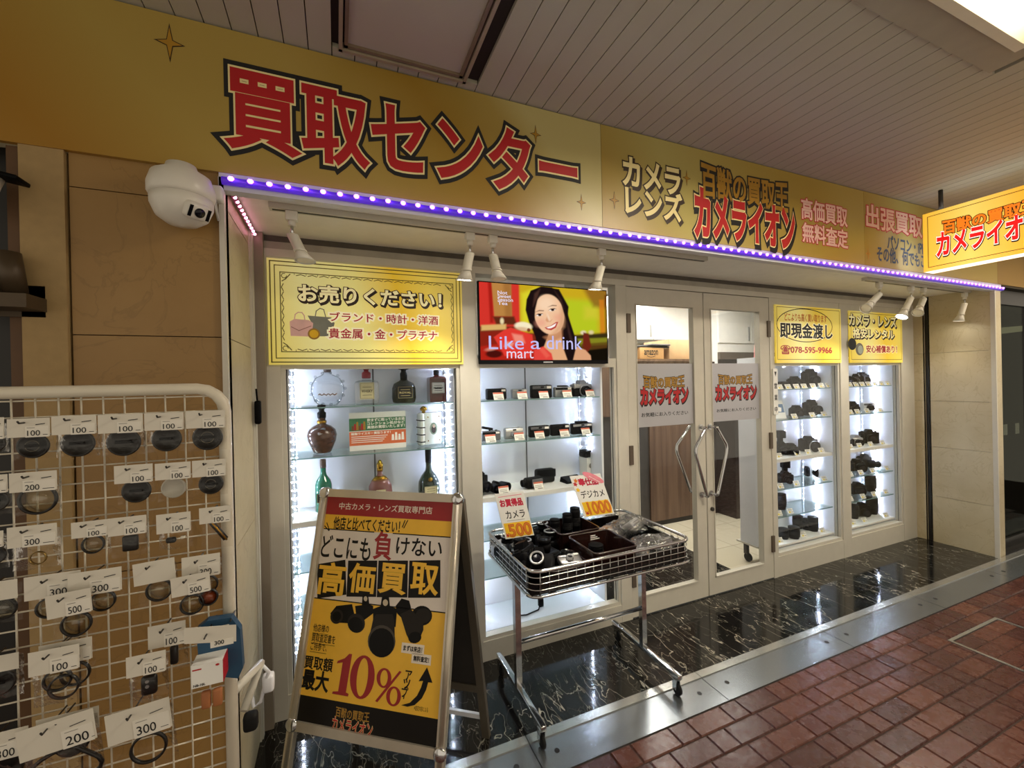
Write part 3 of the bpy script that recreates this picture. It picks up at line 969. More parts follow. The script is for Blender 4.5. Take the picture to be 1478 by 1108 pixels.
for k, (a, b, lit, lab) in enumerate(SPOTS):
    A, B = pt.hit(a), pt.hit(b)
    dx = B.x - A.x
    x = min(A.x, 4.83)
    t = thing('track_spotlight', lab, 'spotlight', (x, YT, 2.168), 0, 'spotlights on the tracks')
    L = 2.168 - B.z
    o = V((x, YT, 2.168))
    MB().rbox(o + V((0, 0, -.018)), (.042, .03, .036), .004).lathe([(.014, -.035), (.014, -.056)], o, (0, 0, 1), 12).build('adapter', 'spot_white', t)
    j = o + V((0, 0, -.07))
    MB().tube([o + V((0, 0, -.05)), j, j + V((0, 0, -.02))], .006, 8).build('stem', 'chrome', t)
    tip = V((x + dx, YT + (.02 if lit else -.01), 2.168 - L))
    j2 = j + V((0, 0, -.015))
    ax = (tip - j2).normalized()
    ln = (tip - j2).length
    MB().lathe([(.010, 0), (.021, .004), (.021, ln * .58), (.024, ln * .60), (.024, ln * .66)], j2, ax, 16).build('lamp_holder', 'spot_white', t)
    MB().lathe([(.018, ln * .62), (.022, ln * .72), (.038, ln), (.036, ln), (.020, ln * .74)], j2, ax, 20).build('reflector', 'spot_white', t)
    MB().lathe([(.0355, ln * .965), (.025, ln * .985), (.0, ln * .99)], j2, ax, 20).build('bulb', 'spot_glow' if lit else 'lamp_rim', t, 'glowing bulb face' if lit else 'dark bulb face')
    if lit:
        ld = bpy.data.lights.new('spot_lamp', 'SPOT')
        ld.energy = SPOT_W * (.35 if k == 7 else 1)
        ld.color = (1, .93, .80)
        ld.spot_size = 1.9
        ld.spot_blend = .6
        ld.shadow_soft_size = .03
        lo = bpy.data.objects.new('spot_lamp', ld)
        COL.objects.link(lo)
        lo.parent = t
        lo.location = tip + ax * .012 - t.location
        lo.rotation_euler = ax.to_track_quat('-Z', 'Y').to_euler()
# ---------------------------------------------------------------- projecting light box sign
XB = 3.60
pb = PXM(XB)
t = thing('projecting_sign', 'glowing yellow box sign hung from the ceiling at right', 'light box sign', (XB + .06, 1.1, 2.17))
y1, y0, z0, z1 = 1.528, .42, 2.172, 2.552
s_ = NT('sign_gold')
tc = s_.n('ShaderNodeTexCoord')
sp = s_.n('ShaderNodeSeparateXYZ')
s_.l(tc, 'Generated', sp, 0)
r = s_.ramp([(0, rgb('eda61a')), (.55, rgb('f0ab1e')), (.8, rgb('f6d86a')), (1, rgb('f2bd38'))])
s_.l(sp, 1, r, 0)
s_.l(r, 0, s_.b, 'Base Color')
s_.l(r, 0, s_.b, 'Emission Color')
s_.b.inputs['Emission Strength'].default_value = SIGN_LIGHT * .5
s_.b.inputs['Roughness'].default_value = .3
MB().box(XB, y0, z0, XB + .006, y1, z1).box(XB + .114, y0, z0, XB + .12, y1, z1).build('face', 'sign_gold', t)
emitter('sign_edge_glow', (1.0, .93, .80), SIGN_LIGHT)
MB().box(XB + .006, y0, z0, XB + .114, y1, z0 + .012).box(XB + .006, y0, z1 - .012, XB + .114, y1, z1).box(XB + .006, y1 - .01, z0 + .012, XB + .114, y1, z1 - .012).build('edge_band', 'sign_edge_glow', t, 'white glowing edges')
mb = MB()
pbb = PXM(XB - .0002)
for a, b in ((.025, .0035),):
    mb.line(pbb, [(-y1 + a, z0 + a), (-y0 - a, z0 + a), (-y0 - a, z1 - a), (-y1 + a, z1 - a)], b, 0, .0004, True)
mb.build('border_line', mat('ink_ochre', '7a4a08', .5), t)
def lit(name, col, e): 
    return mat(name, col, .4, 0, .03, emit=e)
lit('lit_red', 'e01818', .9); lit('lit_orange', 'e8761a', 1.0); lit('lit_white', 'fff0e0', 1.1); lit('lit_black', '1c0d05', .3)
mb = MB()
ra = rect_px(pbb, (1361, 328), (1474, 286))
rb = rect_px(pbb, (1353, 360), (1474, 308))
wa, wb = (ra[2] - ra[0]) * 6 / 5.05, (rb[2] - rb[0]) * 6 / 4.9
logo(mb, pbb, (ra[0], 2.388, ra[0] + wa, 2.462), (rb[0], 2.262, rb[0] + wb, 2.385),
     [(0, .085, .0006), (1, .035, .0012)], [(0, .10, .0006, .02, -.02), (2, .070, .0010), (3, .038, .0016)], .006, .2)
mb.build('shop_name', ['lit_black', 'lit_orange', 'lit_white', 'lit_red'], t, 'orange line over a red line of outlined characters')
for y in (1.46, .6): MB().tube([(XB + .06, y, z1), (XB + .06, y, ZC)], .012, 10).build('hanger', 'steel_dark', t)
# ---------------------------------------------------------------- white dome security camera
o = V((-.425, S - .085, 2.105))
t = thing('security_camera', 'white dome security camera on the wall at the left end of the fascia', 'camera', (-.40, S, 2.03))
MB().lathe([(.0, .088), (.020, .086), (.038, .080), (.042, .066), (.075, .045), (.085, .012), (.085, -.012), (.08, -.022)], o, (0, 0, 1), 28).build('upper_shell', mat('camera_white', 'd8d3c8', .35, 0, .02), t)
MB().lathe([(.080, -.018), (.079, -.045), (.066, -.078), (.040, -.098), (.0, -.106)], o, (0, 0, 1), 28).build('dome', 'camera_white', t)
q = (V((.62, -.62, -.52))).normalized()
rot = q.to_track_quat('Z', 'Y').to_matrix()
c = o + V((0, 0, -.03)) + q * .072
e_ = MB().rbox(c, (.066, .05, .045), .012, 0, rot)
lm = e_.build('lens_housing', 'camera_white', t)
MB().lathe([(.014, 0), (.014, .003), (.0, .004)], c + q * .0225, q, 18).build('lens', 'lens_glass', lm)
for s in (-1, 1):
    MB().obox(c + q * .0228 + rot @ V((s * .025, 0, 0)), (.009, .034, .002), rot).build('lamp_window', 'black_satin', lm)
MB().rbox((-.372, S - .022, 2.135), (.085, .045, .05), .008).tube([o + V((.02, .02, .05)), (-.385, S - .04, 2.15), (-.372, S, 2.14)], .016, 10).build('bracket', 'camera_white', t)
MB().tube([(-.375, S - .03, 2.12), (-.35, S - .045, 2.09), (-.345, S - .03, 2.05), (-.352, S - .02, 2.10), (-.36, S - .012, 2.16)], .0035, 6).build('cable', 'white_metal', t)
# ---------------------------------------------------------------- objects on the far left wall
t = thing('umbrella_bracket', 'dark metal wall bracket holding two tubes at the left edge', 'bracket', (-.84, S, 1.72))
P_ = PY(S - .06)
MB().box(-.98, S - .10, 1.735, -.772, S - .012, 1.772).box(-.98, S - .012, 1.72, -.775, S - .005, 1.81).build('bar', mat('bracket_brown', '4a3c2a', .5, .3, .1), t)
MB().lathe([(.0, 0), (.024, .002), (.026, .0), (.026, .12), (.020, .12), (.020, .02)], (-.815, S - .055, 1.772), (-.12, 0, 1), 16).build('tube', 'bracket_brown', t)
MB().lathe([(.0, 0), (.024, .002), (.024, .14), (.019, .14), (.019, .02)], (-.870, S - .055, 1.772), (-.6, 0, 1), 16).build('tube', 'bracket_brown', t)
t = thing('wall_lamp', 'pale shade with a dark cap at the left edge above the bracket', 'lamp', (-.87, S - .05, 2.0))
MB().lathe([(.03, 0), (.05, .05), (.055, .10)], (-.905, S - .07, 2.0), (.25, 0, 1), 18).build('shade', 'camera_white', t)
MB().rbox((-.86, S - .07, 2.098), (.15, .06, .012), .003, 0, RY(.18)).build('cap', 'black_plastic', t)
# ---------------------------------------------------------------- yellow boards above the windows
PB = PY(F - .016)
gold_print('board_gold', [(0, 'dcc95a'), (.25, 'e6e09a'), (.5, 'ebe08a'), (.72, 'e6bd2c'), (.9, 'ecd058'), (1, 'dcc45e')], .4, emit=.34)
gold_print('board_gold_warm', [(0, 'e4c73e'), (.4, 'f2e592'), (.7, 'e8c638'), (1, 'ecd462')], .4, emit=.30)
mat('olive_line', '6d6022', .5)
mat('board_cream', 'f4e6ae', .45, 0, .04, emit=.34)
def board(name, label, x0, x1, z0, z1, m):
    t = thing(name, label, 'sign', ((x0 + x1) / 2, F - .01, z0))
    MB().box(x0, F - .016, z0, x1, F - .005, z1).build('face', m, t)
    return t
def px5(x, y): return (360 + x / 4.616, 360 + y / 4.616)
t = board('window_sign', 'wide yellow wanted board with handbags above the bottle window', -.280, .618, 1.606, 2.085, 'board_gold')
mb = MB()
for d, w in ((.012, .005), (.030, .004)):
    mb.line(PB, [(-.280 + d, 1.606 + d), (.618 - d, 1.606 + d), (.618 - d, 2.085 - d), (-.280 + d, 2.085 - d)], w, 0, .0006, True)
a0, b0, a1, b1 = -.228, 1.665, .570, 2.025
mb.line(PB, [(a0, b0), (a1, b0), (a1, b1), (a0, b1)], .004, 0, .0006, True)
n = 14
for k in range(n):
    u = a0 + .06 + (a1 - a0 - .12) * (k + .5) / n
    for v, s in ((b0, 1), (b1, -1)):
        mb.line(PB, [(u - .018, v + s * .012), (u, v + s * .006), (u + .018, v + s * .012)], .0035, 0, .0006)
        mb.line(PB, [(u - .026, v), (u - .026, v + s * .009)], .002, 0, .0006)
for k in range(7):
    v = b0 + .05 + (b1 - b0 - .1) * (k + .5) / 7
    for u, s in ((a0, 1), (a1, -1)):
        mb.line(PB, [(u + s * .012, v - .016), (u + s * .005, v), (u + s * .012, v + .016)], .0035, 0, .0006)
for u, su in ((a0, 1), (a1, -1)):
    for v, sv in ((b0, 1), (b1, -1)):
        mb.line(PB, [(u + su * (.016 + .011 * math.cos(i)), v + sv * (.016 + .011 * math.sin(i))) for i in (0, 1, 2, 3, 4, 5)], .003, 0, .0006)
        mb.line(PB, [(u + su * .008, v + sv * .04), (u + su * .022, v + sv * .03), (u + su * .04, v + sv * .008)], .004, 0, .0006)
mb.build('border', 'olive_line', t, 'olive ornamental double border')
mb = MB()
mb.text('お売りください！', PB, rect_px(PB, px5(330, 345), px5(1275, 290)), [(0, .085, .0006, .06, -.085), (0, .075, .0009, .03, -.045), (0, .07, .0012), (1, .030, .0018)])
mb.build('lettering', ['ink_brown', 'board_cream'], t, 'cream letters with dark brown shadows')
mb = MB()
hl = [(0, .16, .0006), (1, .018, .0012)]
mb.text('ブランド・時計・洋酒', PB, rect_px(PB, px5(537, 478), px5(1255, 445)), hl)
mb.text('貴金属・金・プラチナ', PB, rect_px(PB, px5(530, 590), px5(1250, 543)), hl)
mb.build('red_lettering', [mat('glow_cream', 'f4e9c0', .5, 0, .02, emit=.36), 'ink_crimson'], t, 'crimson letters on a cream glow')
mb = MB()
mb.poly(PB, [px5(*q) for q in ((268, 480), (300, 462), (395, 470), (425, 490), (415, 580), (275, 575))], 0, .0006)
mb.line(PB, [PB.uv(px5(*q)) for q in ((300, 468), (305, 432), (325, 418), (350, 420), (365, 440), (370, 472))], .004, 0, .0007)
mb.poly(PB, [px5(*q) for q in ((388, 440), (545, 452), (568, 490), (545, 578), (420, 578), (415, 490))], 1, .0004)
mb.line(PB, [PB.uv(px5(*q)) for q in ((438, 450), (445, 410), (470, 392), (495, 400), (510, 455))], .004, 1, .0005)
u, v = PB.uv(px5(430, 562))
mb.polyuv(PB, arc((u, v), .026, 0, 2 * PI, 20), 2, .001)
mb.polyuv(PB, arc((u, v), .019, 0, 2 * PI, 20), 3, .0014)
mb.line(PB, [PB.uv(px5(*q)) for q in ((280, 515), (330, 540), (410, 510))], .003, 4, .001)
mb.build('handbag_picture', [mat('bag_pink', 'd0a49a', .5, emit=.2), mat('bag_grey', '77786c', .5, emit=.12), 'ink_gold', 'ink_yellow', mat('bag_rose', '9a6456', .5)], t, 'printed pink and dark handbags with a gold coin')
def px6(x, y): return (1100 + x / 6.154, 420 + y / 6.154)
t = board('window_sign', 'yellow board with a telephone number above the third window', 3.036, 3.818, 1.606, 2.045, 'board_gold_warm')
mb = MB()
mb.line(PB, [(3.052, 1.634), (3.80, 1.634), (3.80, 2.03), (3.052, 2.03)], .004, 0, .0006, True)
c = PB.uv(px6(385, 305))
mb.line(PB, [(c[0] + .328 * math.cos(2 * PI * i / 40), c[1] + .128 * math.sin(2 * PI * i / 40)) for i in range(40)], .006, 1, .0008, True)
mb.build('border', ['olive_line', 'ink'], t, 'thin border and black oval')
mb = MB()
mb.text('どこよりも高く買い取ります', PB, rect_px(PB, px6(200, 262), px6(572, 215)), [(0, .02, .0008)])
mb.build('small_lettering', 'ink_orange', t, 'small orange lettering')
mb = MB()
mb.text('即現金渡し', PB, rect_px(PB, px6(162, 412), px6(620, 300)), [(1, .07, .0009), (0, .030, .0014)])
mb.build('lettering', ['ink', 'glow_cream'], t, 'large black lettering')
mb = MB()
mb.text('☎078-595-9966', PB, rect_px(PB, px6(165, 558), px6(618, 490)), [(0, .028, .0012)])
mb.build('telephone_number', 'ink_red', t, 'red telephone number')
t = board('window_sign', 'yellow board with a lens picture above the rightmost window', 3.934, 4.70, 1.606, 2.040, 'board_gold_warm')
mb = MB()
mb.line(PB, [(3.952, 1.634), (4.682, 1.634), (4.682, 2.025), (3.952, 2.025)], .004, 0, .0006, True)
mb.build('border', 'olive_line', t)
mb = MB()
sh = [(0, .085, .0006, .10, -.07), (0, .085, .0009, .04, -.03), (1, .024, .0016)]
mb.text('カメラ・レンズ', PB, rect_px(PB, px6(772, 300), px6(1190, 225)), sh)
mb.text('格安レンタル', PB, rect_px(PB, px6(808, 415), px6(1168, 345)), sh)
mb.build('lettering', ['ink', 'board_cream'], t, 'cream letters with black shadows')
mb = MB()
mb.text('安心補償あり！', PB, rect_px(PB, px6(925, 545), px6(1195, 487)), [(1, .12, .0006), (0, .03, .0012)])
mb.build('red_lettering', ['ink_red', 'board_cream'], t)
mb = MB()
for (cx, cy, ru, rv, m, off) in ((800, 470, .055, .05, 0, .0006), (865, 515, .056, .052, 1, .0010), (872, 520, .036, .036, 2, .0014)):
    c = PB.uv(px6(cx, cy))
    mb.polyuv(PB, [(c[0] + ru * math.cos(2 * PI * i / 24), c[1] + rv * math.sin(2 * PI * i / 24)) for i in range(24)], m, off)
mb.build('lens_picture', ['ink', mat('lens_rim', '77766c', .4), mat('lens_blue', 'b5bfb5', .3)], t, 'printed pair of camera lenses')
# ---------------------------------------------------------------- television with an advertisement
def scr(c):
    n_ = 'scr_' + c
    return emitter(n_, '#' + c, TV_E)
TV_E = 1.0
t = thing('television', 'black framed television showing an advertisement with a smiling person', 'television', (1.13, F - .02, 1.606))
X0, X1, Z0, Z1 = .706, 1.528, 1.606, 2.052
MB().box(X0, F - .022, Z0, X1, F - .002, Z1).build('case', 'black_satin', t)
Z0b, x0b, x1b, z1b = Z0 + .022, X0 + .006, X1 - .006, Z1 - .006
pv = PY(F - .0225)
import numpy as np
def tvp(cx, cy):
    u = (cx - 150) / 1050.0
    top, bot = 95 + 72 * u, 752 + 6 * u
    return x0b + (x1b - x0b) * min(1, max(0, u)), Z0b + (z1b - Z0b) * min(1, max(0, 1 - (cy - top) / (bot - top)))
NU, NV = 240, 132
uu, vv_ = np.meshgrid(np.linspace(0, 1, NU), np.linspace(0, 1, NV))
gx = 150 + 1050 * uu
gy = (95 + 72 * uu) + (1 - vv_) * ((752 + 6 * uu) - (95 + 72 * uu))
pic = np.zeros((NV, NU, 3)) + np.array(rgb('7a2a18'))
def lay(c, sd, blur, a=1.0):
    global pic
    m = np.clip(.5 - sd / (2 * blur), 0, 1)
    m = (m * m * (3 - 2 * m) * a)[..., None]
    pic = pic * (1 - m) + np.array(rgb(c)) * m
def ip(c, pts, blur=4, a=1.0):
    d = np.full(gx.shape, 1e9)
    ins = np.zeros(gx.shape, bool)
    for k in range(len(pts)):
        (ax_, ay_), (bx_, by_) = pts[k], pts[(k + 1) % len(pts)]
        ex_, ey_ = bx_ - ax_, by_ - ay_
        t_ = np.clip(((gx - ax_) * ex_ + (gy - ay_) * ey_) / (ex_ * ex_ + ey_ * ey_ + 1e-9), 0, 1)
        d = np.minimum(d, np.hypot(gx - ax_ - t_ * ex_, gy - ay_ - t_ * ey_))
        if ay_ != by_:
            ins ^= ((ay_ > gy) != (by_ > gy)) & (gx < ex_ * (gy - ay_) / ey_ + ax_)
    lay(c, np.where(ins, -d, d), blur, a)
def ie(c, cx, cy, rx, ry, an=0.0, blur=4, a=1.0):
    p_ = (gx - cx) * math.cos(an) + (gy - cy) * math.sin(an)
    q_ = -(gx - cx) * math.sin(an) + (gy - cy) * math.cos(an)
    lay(c, (np.hypot(p_ / rx, q_ / ry) - 1) * min(rx, ry), blur, a)
ip('d2342a', ((140, 80), (480, 80), (480, 470), (140, 470)), 10)
ip('a81e16', ((215, 90), (250, 90), (250, 440), (225, 440)), 10)
ip('c9a81e', ((455, 60), (1230, 60), (1230, 560), (455, 520)), 12)
ip('d9cf2c', ((470, 190), (600, 130), (560, 470), (470, 440)), 25)
ip('b7c422', ((820, 230), (1120, 250), (1120, 520), (880, 540)), 40)
ip('d8c53a', ((1000, 300), (1120, 300), (1120, 400), (1000, 400)), 40, .6)
ip('8a5a20', ((960, 90), (1230, 110), (1230, 320), (1080, 300)), 30, .85)
ip('cf7a1e', ((1135, 240), (1180, 240), (1185, 570), (1140, 570)), 10, .8)
ip('5c2210', ((1185, 200), (1230, 200), (1230, 600), (1185, 600)), 8, .7)
ip('b98242', ((242, 95), (390, 95), (393, 385), (258, 385)), 7)
ip('94602c', ((330, 95), (390, 95), (393, 385), (340, 385)), 20, .6)
ip('5e2a16', ((245, 385), (410, 385), (430, 455), (270, 455)), 12)
ip('d9b06a', ((160, 460), (345, 450), (345, 495), (160, 505)), 10)
ie('e8d8a8', 315, 425, 14, 26, 0, 8)
ip('8e2014', ((140, 520), (330, 505), (330, 640), (140, 640)), 14, .8)
ip('3a2f14', ((900, 545), (1230, 520), (1230, 790), (960, 790)), 14)
ip('8f8f22', ((930, 575), (1230, 565), (1230, 625), (960, 640)), 10, .8)
ip('5b3a14', ((960, 620), (1230, 600), (1230, 660), (960, 680)), 10, .8)
ip('140f07', ((960, 680), (1230, 650), (1230, 790), (1000, 790)), 10)
ie('e8d8b4', 985, 522, 24, 16, 0, 9)
ie('e6d2a8', 1055, 520, 22, 16, 0, 10, .8)
ip('6e2616', ((985, 520), (1030, 530), (1055, 640), (1010, 700), (975, 640)), 9)
ip('b22418', ((140, 640), (330, 610), (620, 640), (620, 790), (140, 790)), 12)
ip('1c1010', ((500, 330), (510, 240), (545, 165), (630, 128), (720, 135), (790, 190), (835, 300), (868, 420), (905, 540), (950, 640), (985, 790), (600, 790), (575, 560), (525, 430)), 5)
ip('e2ab80', ((690, 520), (790, 490), (800, 640), (850, 790), (650, 790), (640, 650)), 6)
ip('b87a54', ((640, 560), (800, 500), (800, 560), (700, 610)), 16, .7)
ip('dba27a', ((920, 640), (1000, 672), (1046, 720), (1054, 790), (880, 790)), 6)
ie('f0c19a', 694, 366, 124, 172, -.16, 5)
ie('f8d6b4', 668, 280, 70, 60, -.1, 40, .8)
ip('d39a70', ((790, 300), (830, 330), (815, 470), (740, 545), (700, 545), (770, 460)), 26, .75)
ie('e89a84', 622, 438, 40, 30, -.2, 26, .55)
ie('e89a80', 765, 392, 34, 30, -.2, 26, .5)
ip('1c1010', ((652, 132), (600, 240), (578, 330), (572, 410), (540, 430), (508, 300), (545, 165)), 6)
ip('1c1010', ((645, 130), (720, 150), (785, 235), (815, 350), (845, 440), (860, 300), (780, 150)), 6)
ip('5a3a30', ((575, 190), (620, 150), (600, 220), (560, 300)), 12, .6)
ip('4a302a', ((840, 420), (870, 520), (900, 640), (880, 640), (850, 520)), 10, .6)
ip('4a302a', ((740, 160), (800, 240), (820, 320), (790, 260)), 10, .5)
for cx, cy in ((612, 372), (720, 328)):
    ip('fdf0e6', [(cx - 30, cy + 2), (cx, cy - 9), (cx + 30, cy - 6), (cx + 8, cy + 9), (cx - 16, cy + 10)], 3)
    ie('2a1612', cx + 2, cy - 1, 14, 11, 0, 3)
    ip('24140f', [(cx - 36, cy + 4), (cx - 12, cy - 12), (cx + 18, cy - 14), (cx + 36, cy - 6), (cx + 16, cy - 7), (cx - 10, cy - 5)], 2.5)
    ip('5a3626', [(cx - 40, cy - 24), (cx, cy - 43), (cx + 38, cy - 40), (cx + 36, cy - 33), (cx, cy - 34)], 4, .85)
ip('d09068', ((676, 375), (692, 425), (718, 408), (702, 432), (672, 430), (662, 416)), 6, .8)
ie('fbe0c4', 684, 390, 9, 30, -.3, 8, .6)
ip('b8403a', ((652, 478), (700, 464), (750, 430), (768, 430), (746, 480), (706, 502), (668, 494)), 3)
ip('fff6ee', ((668, 478), (705, 466), (752, 440), (737, 468), (706, 484), (680, 486)), 2.5)
ip('e2453c', ((560, 670), (640, 640), (705, 700), (725, 790), (560, 790)), 7)
ip('f06a56', ((600, 660), (640, 650), (690, 720), (660, 740)), 12, .6)
ip('e03a30', ((330, 500), (380, 480), (470, 510), (550, 540), (560, 640), (520, 740), (330, 720), (250, 560)), 7)
ip('f29a84', ((390, 530), (470, 545), (490, 610), (410, 600)), 14, .8)
ip('f6c8b0', ((340, 600), (400, 610), (380, 650), (330, 640)), 16, .6)
ie('f6e8c4', 480, 468, 68, 36, .1, 8)
ie('c98a5a', 470, 490, 50, 16, .1, 10, .6)
ie('7a3a22', 522, 500, 14, 16, 0, 5)
ie('4a100c', 250, 702, 62, 32, 0, 8)
ie('f2b8a0', 230, 660, 40, 14, -.2, 10, .5)
pm = MB()
P0 = [pv.at(x0b + (x1b - x0b) * float(uu[r_i, c_i]), Z0b + (z1b - Z0b) * float(vv_[r_i, c_i]), .0006) for r_i in range(NV) for c_i in range(NU)]
pm.add(P0, [(r_i * NU + c_i, r_i * NU + c_i + 1, (r_i + 1) * NU + c_i + 1, (r_i + 1) * NU + c_i) for r_i in range(NV - 1) for c_i in range(NU - 1)])
s_ = NT('advert_picture')
at_ = s_.n('ShaderNodeAttribute', attribute_name='picture')
em = s_.n('ShaderNodeEmission', i_Strength=TV_E)
s_.l(at_, 'Color', em, 0)
s_.l(em, 0, s_.out, 'Surface')
po_ = pm.build('picture', 'advert_picture', t, 'bright advertisement picture')
ca = po_.data.color_attributes.new('picture', 'FLOAT_COLOR', 'POINT')
flat = np.ones((NV * NU, 4), dtype=np.float32)
flat[:, :3] = pic.reshape(-1, 3)
ca.data.foreach_set('color', flat.ravel())
mb = MB()
off = .0014
def tvr(x0, y0, x1, y1):
    a, b = tvp(x0, y0), tvp(x1, y1)
    return (a[0], a[1], b[0], b[1])
for wd_, q0, q1, h1 in (('Like', 212, 480, 556), ('a', 535, 612, 592), ('drink', 665, 972, 556)):
    MB().text(wd_, pv, tvr(q0, 662, q1, h1), [(1, 0, off)]).build('caption', [scr('e6dcf0'), scr('c4c2f4')], t, 'lilac caption word')
mb = MB().text('mart', pv, tvr(345, 740, 556, 672), [(0, 0, off)])
mb.build('caption', [scr('e6dcf0'), scr('c4c2f4')], t)
mb = MB()
for k, s in enumerate(('Not', 'Sweet', 'Season', 'Tea')):
    mb.text(s, pv, tvr(286, 196 + 30 * k, 318 + 14 * len(s), 172 + 30 * k), [(0, .01, off)])
mb.build('small_caption', [scr('e6dcf0'), scr('b8b4ec')], t)
MB().box((X0 + X1) / 2 - .03, F - .0235, Z0 + .006, (X0 + X1) / 2 + .03, F - .022, Z0 + .013).build('badge', 'silver', t)
# vertical open plate on the window frame
t = thing('open_plate', 'narrow white upright plate reading open beside the right door hinge', 'sign', (3.035, F - .012, 1.21))
pl = PY(F - .0135)
a, b = pl.uv((1113.5, 596)), pl.uv((1120.5, 530))
MB().box(3.004, F - .013, 1.222, 3.052, F - .008, 1.565).build('plate', 'paper', t)
mb = MB()
for k, ch in enumerate('▼営業中'):
    z = 1.53 - k * .088
    s = .030 if k else .022
    MB().text(ch, pl, (3.028 - s / 2, z - s / 2 - .012, 3.028 + s / 2, z + s / 2), [(0, .02, .0004)]).build('lettering', 'ink', t)
# ================================================================ display cabinets behind the windows
emitter('led_white', (.70, .79, 1.0), LED_CAB)
emitter('led_reflection', (.62, .74, 1.0), LED_CAB * .55)  # weaker glow for the imitated reflections of the LED strips
YC0, YC1 = F + .052, F + .315
ZSH = [1.405, 1.165, .865, .625, .412]
def cabinet(label, a, b, zb, deep_base=True, glass=(1.405, 1.165, .625, .412)):
    t = thing('display_cabinet', label, 'cabinet', ((a + b) / 2, YC0 + .2, zb))
    w = .014
    mb = MB().box(a, YC1, zb, b, YC1 + .012, 1.66)
    mb.box((a + b) / 2 - .004, YC1 - .002, zb + .1, (a + b) / 2 + .004, YC1, 1.64, 1)
    mb.build('back_panel', ['white_gloss', 'grey_plastic'], t)
    for x0, x1 in ((a, a + w), (b - w, b)):
        MB().box(x0, YC0, zb, x1, YC1, 1.66).build('side_panel', 'white_gloss', t)
    MB().box(a + w, YC0, 1.628, b - w, YC1, 1.66).build('top', 'white_board', t)
    MB().box(a + w, YC0, zb, b - w, YC1, zb + .012).build('floor', 'white_gloss', t)
    MB().box(a + w, YC0 + .004, .838, b - w, YC1, .864).build('shelf', 'white_board', t, 'thick white shelf')
    MB().box(a - .004, YC1 - .14, zb - .012, a + .05, YC1 + .05, zb).box(b - .05, YC1 - .14, zb - .012, b + .004, YC1 + .05, zb).build('base_bar', 'white_metal', t)
    for x in (a + .03, b - .03):
        c = MB().box(x - .014, YC1 - .03, .06, x + .014, YC1, zb - .012).build('caster', 'steel_dark', t)
        MB().lathe([(.030, -.011), (.035, -.006), (.035, .006), (.030, .011)], (x, YC1 - .03, .036), (1, 0, 0), 20).build('wheel', 'black_rubber', c)
    zl = .19 if zb > .12 else None
    if zl: MB().box(a + w, YC0 + .004, .186, b - w, YC1, .200).build('shelf', 'white_board', t, 'lowest white shelf')
    for z in glass:
        g = MB().box(a + w + .002, YC0 + .008, z - .006, b - w - .002, YC1 - .004, z, 0).box(a + w + .002, YC0 + .0065, z - .006, b - w - .002, YC0 + .008, z, 1)
        g.build('glass_shelf', ['shelf_glass', mat('glass_edge', '6f8f8a', .15, 0, .05)], t)
    def strip(p0, p1, n, m, r):
        s_ = MB()
        d = (V(p1) - V(p0))
        side = V((0, .004, 0)) if abs(d.z) > .1 else V((0, 0, .0))
        s_.tube([p0, p1], .0035, 4)
        s_ = s_.build('led_strip', 'white_gloss', t)  # the rear ones only imitate reflections
        prot = None
        for k in range(n):
            if prot is None:
                prot = MB().lathe([(0, -r), (r * .8, -r * .6), (r, 0), (r * .8, r * .6), (0, r)], (0, 0, 0), (0, 0, 1), 6, 0).build('diode', m, s_, local=True)
                o = prot
            else:
                o = prot.copy()
                COL.objects.link(o)
                o.parent = s_
            o.location = V(p0) + d * ((k + .5) / n) - V(t.location)
    zz0, zz1 = (zb + .05), 1.615
    nn = 36
    strip((a + w + .013, F + .185, zz0), (a + w + .013, F + .185, zz1), nn, 'led_white', .0044)
    strip((b - w - .013, F + .185, zz0), (b - w - .013, F + .185, zz1), nn, 'led_white', .0044)
    strip((a + w + .006, F + .295, zz0), (a + w + .006, F + .295, zz1), 30, 'led_reflection', .003)  # dim rear rows modelled in place of the front strips' mirror reflections
    strip((b - w - .006, F + .295, zz0), (b - w - .006, F + .295, zz1), 30, 'led_reflection', .003)
    strip((a + .02, YC0 + .012, 1.620), (b - .02, YC0 + .012, 1.620), 22, 'led_white', .0036)
    return t
cabinet('white display cabinet of bottles with lit side strips behind the leftmost window', -.222, .594, .115)
cabinet('white display cabinet of compact cameras under the television', .712, 1.532, .115)
cabinet('white display cabinet of cameras under the telephone sign', 3.046, 3.812, .16)
cabinet('white display cabinet of cameras and lenses behind the rightmost window', 3.944, 4.690, .16)
t = thing('power_cord', 'black power cord with an adapter lying in the bottom of the second window', 'cord', (1.1, F + .15, .13))
MB().tube([(.93, F + .12, .135), (1.0, F + .10, .134), (1.09, F + .12, .135), (1.13, F + .16, .17), (1.12, F + .2, .25), (1.13, F + .29, .38)], .004, 6).build('cable', 'black_rubber', t)
MB().rbox((1.115, F + .14, .165), (.03, .03, .05), .006).build('adapter', 'black_plastic', t)

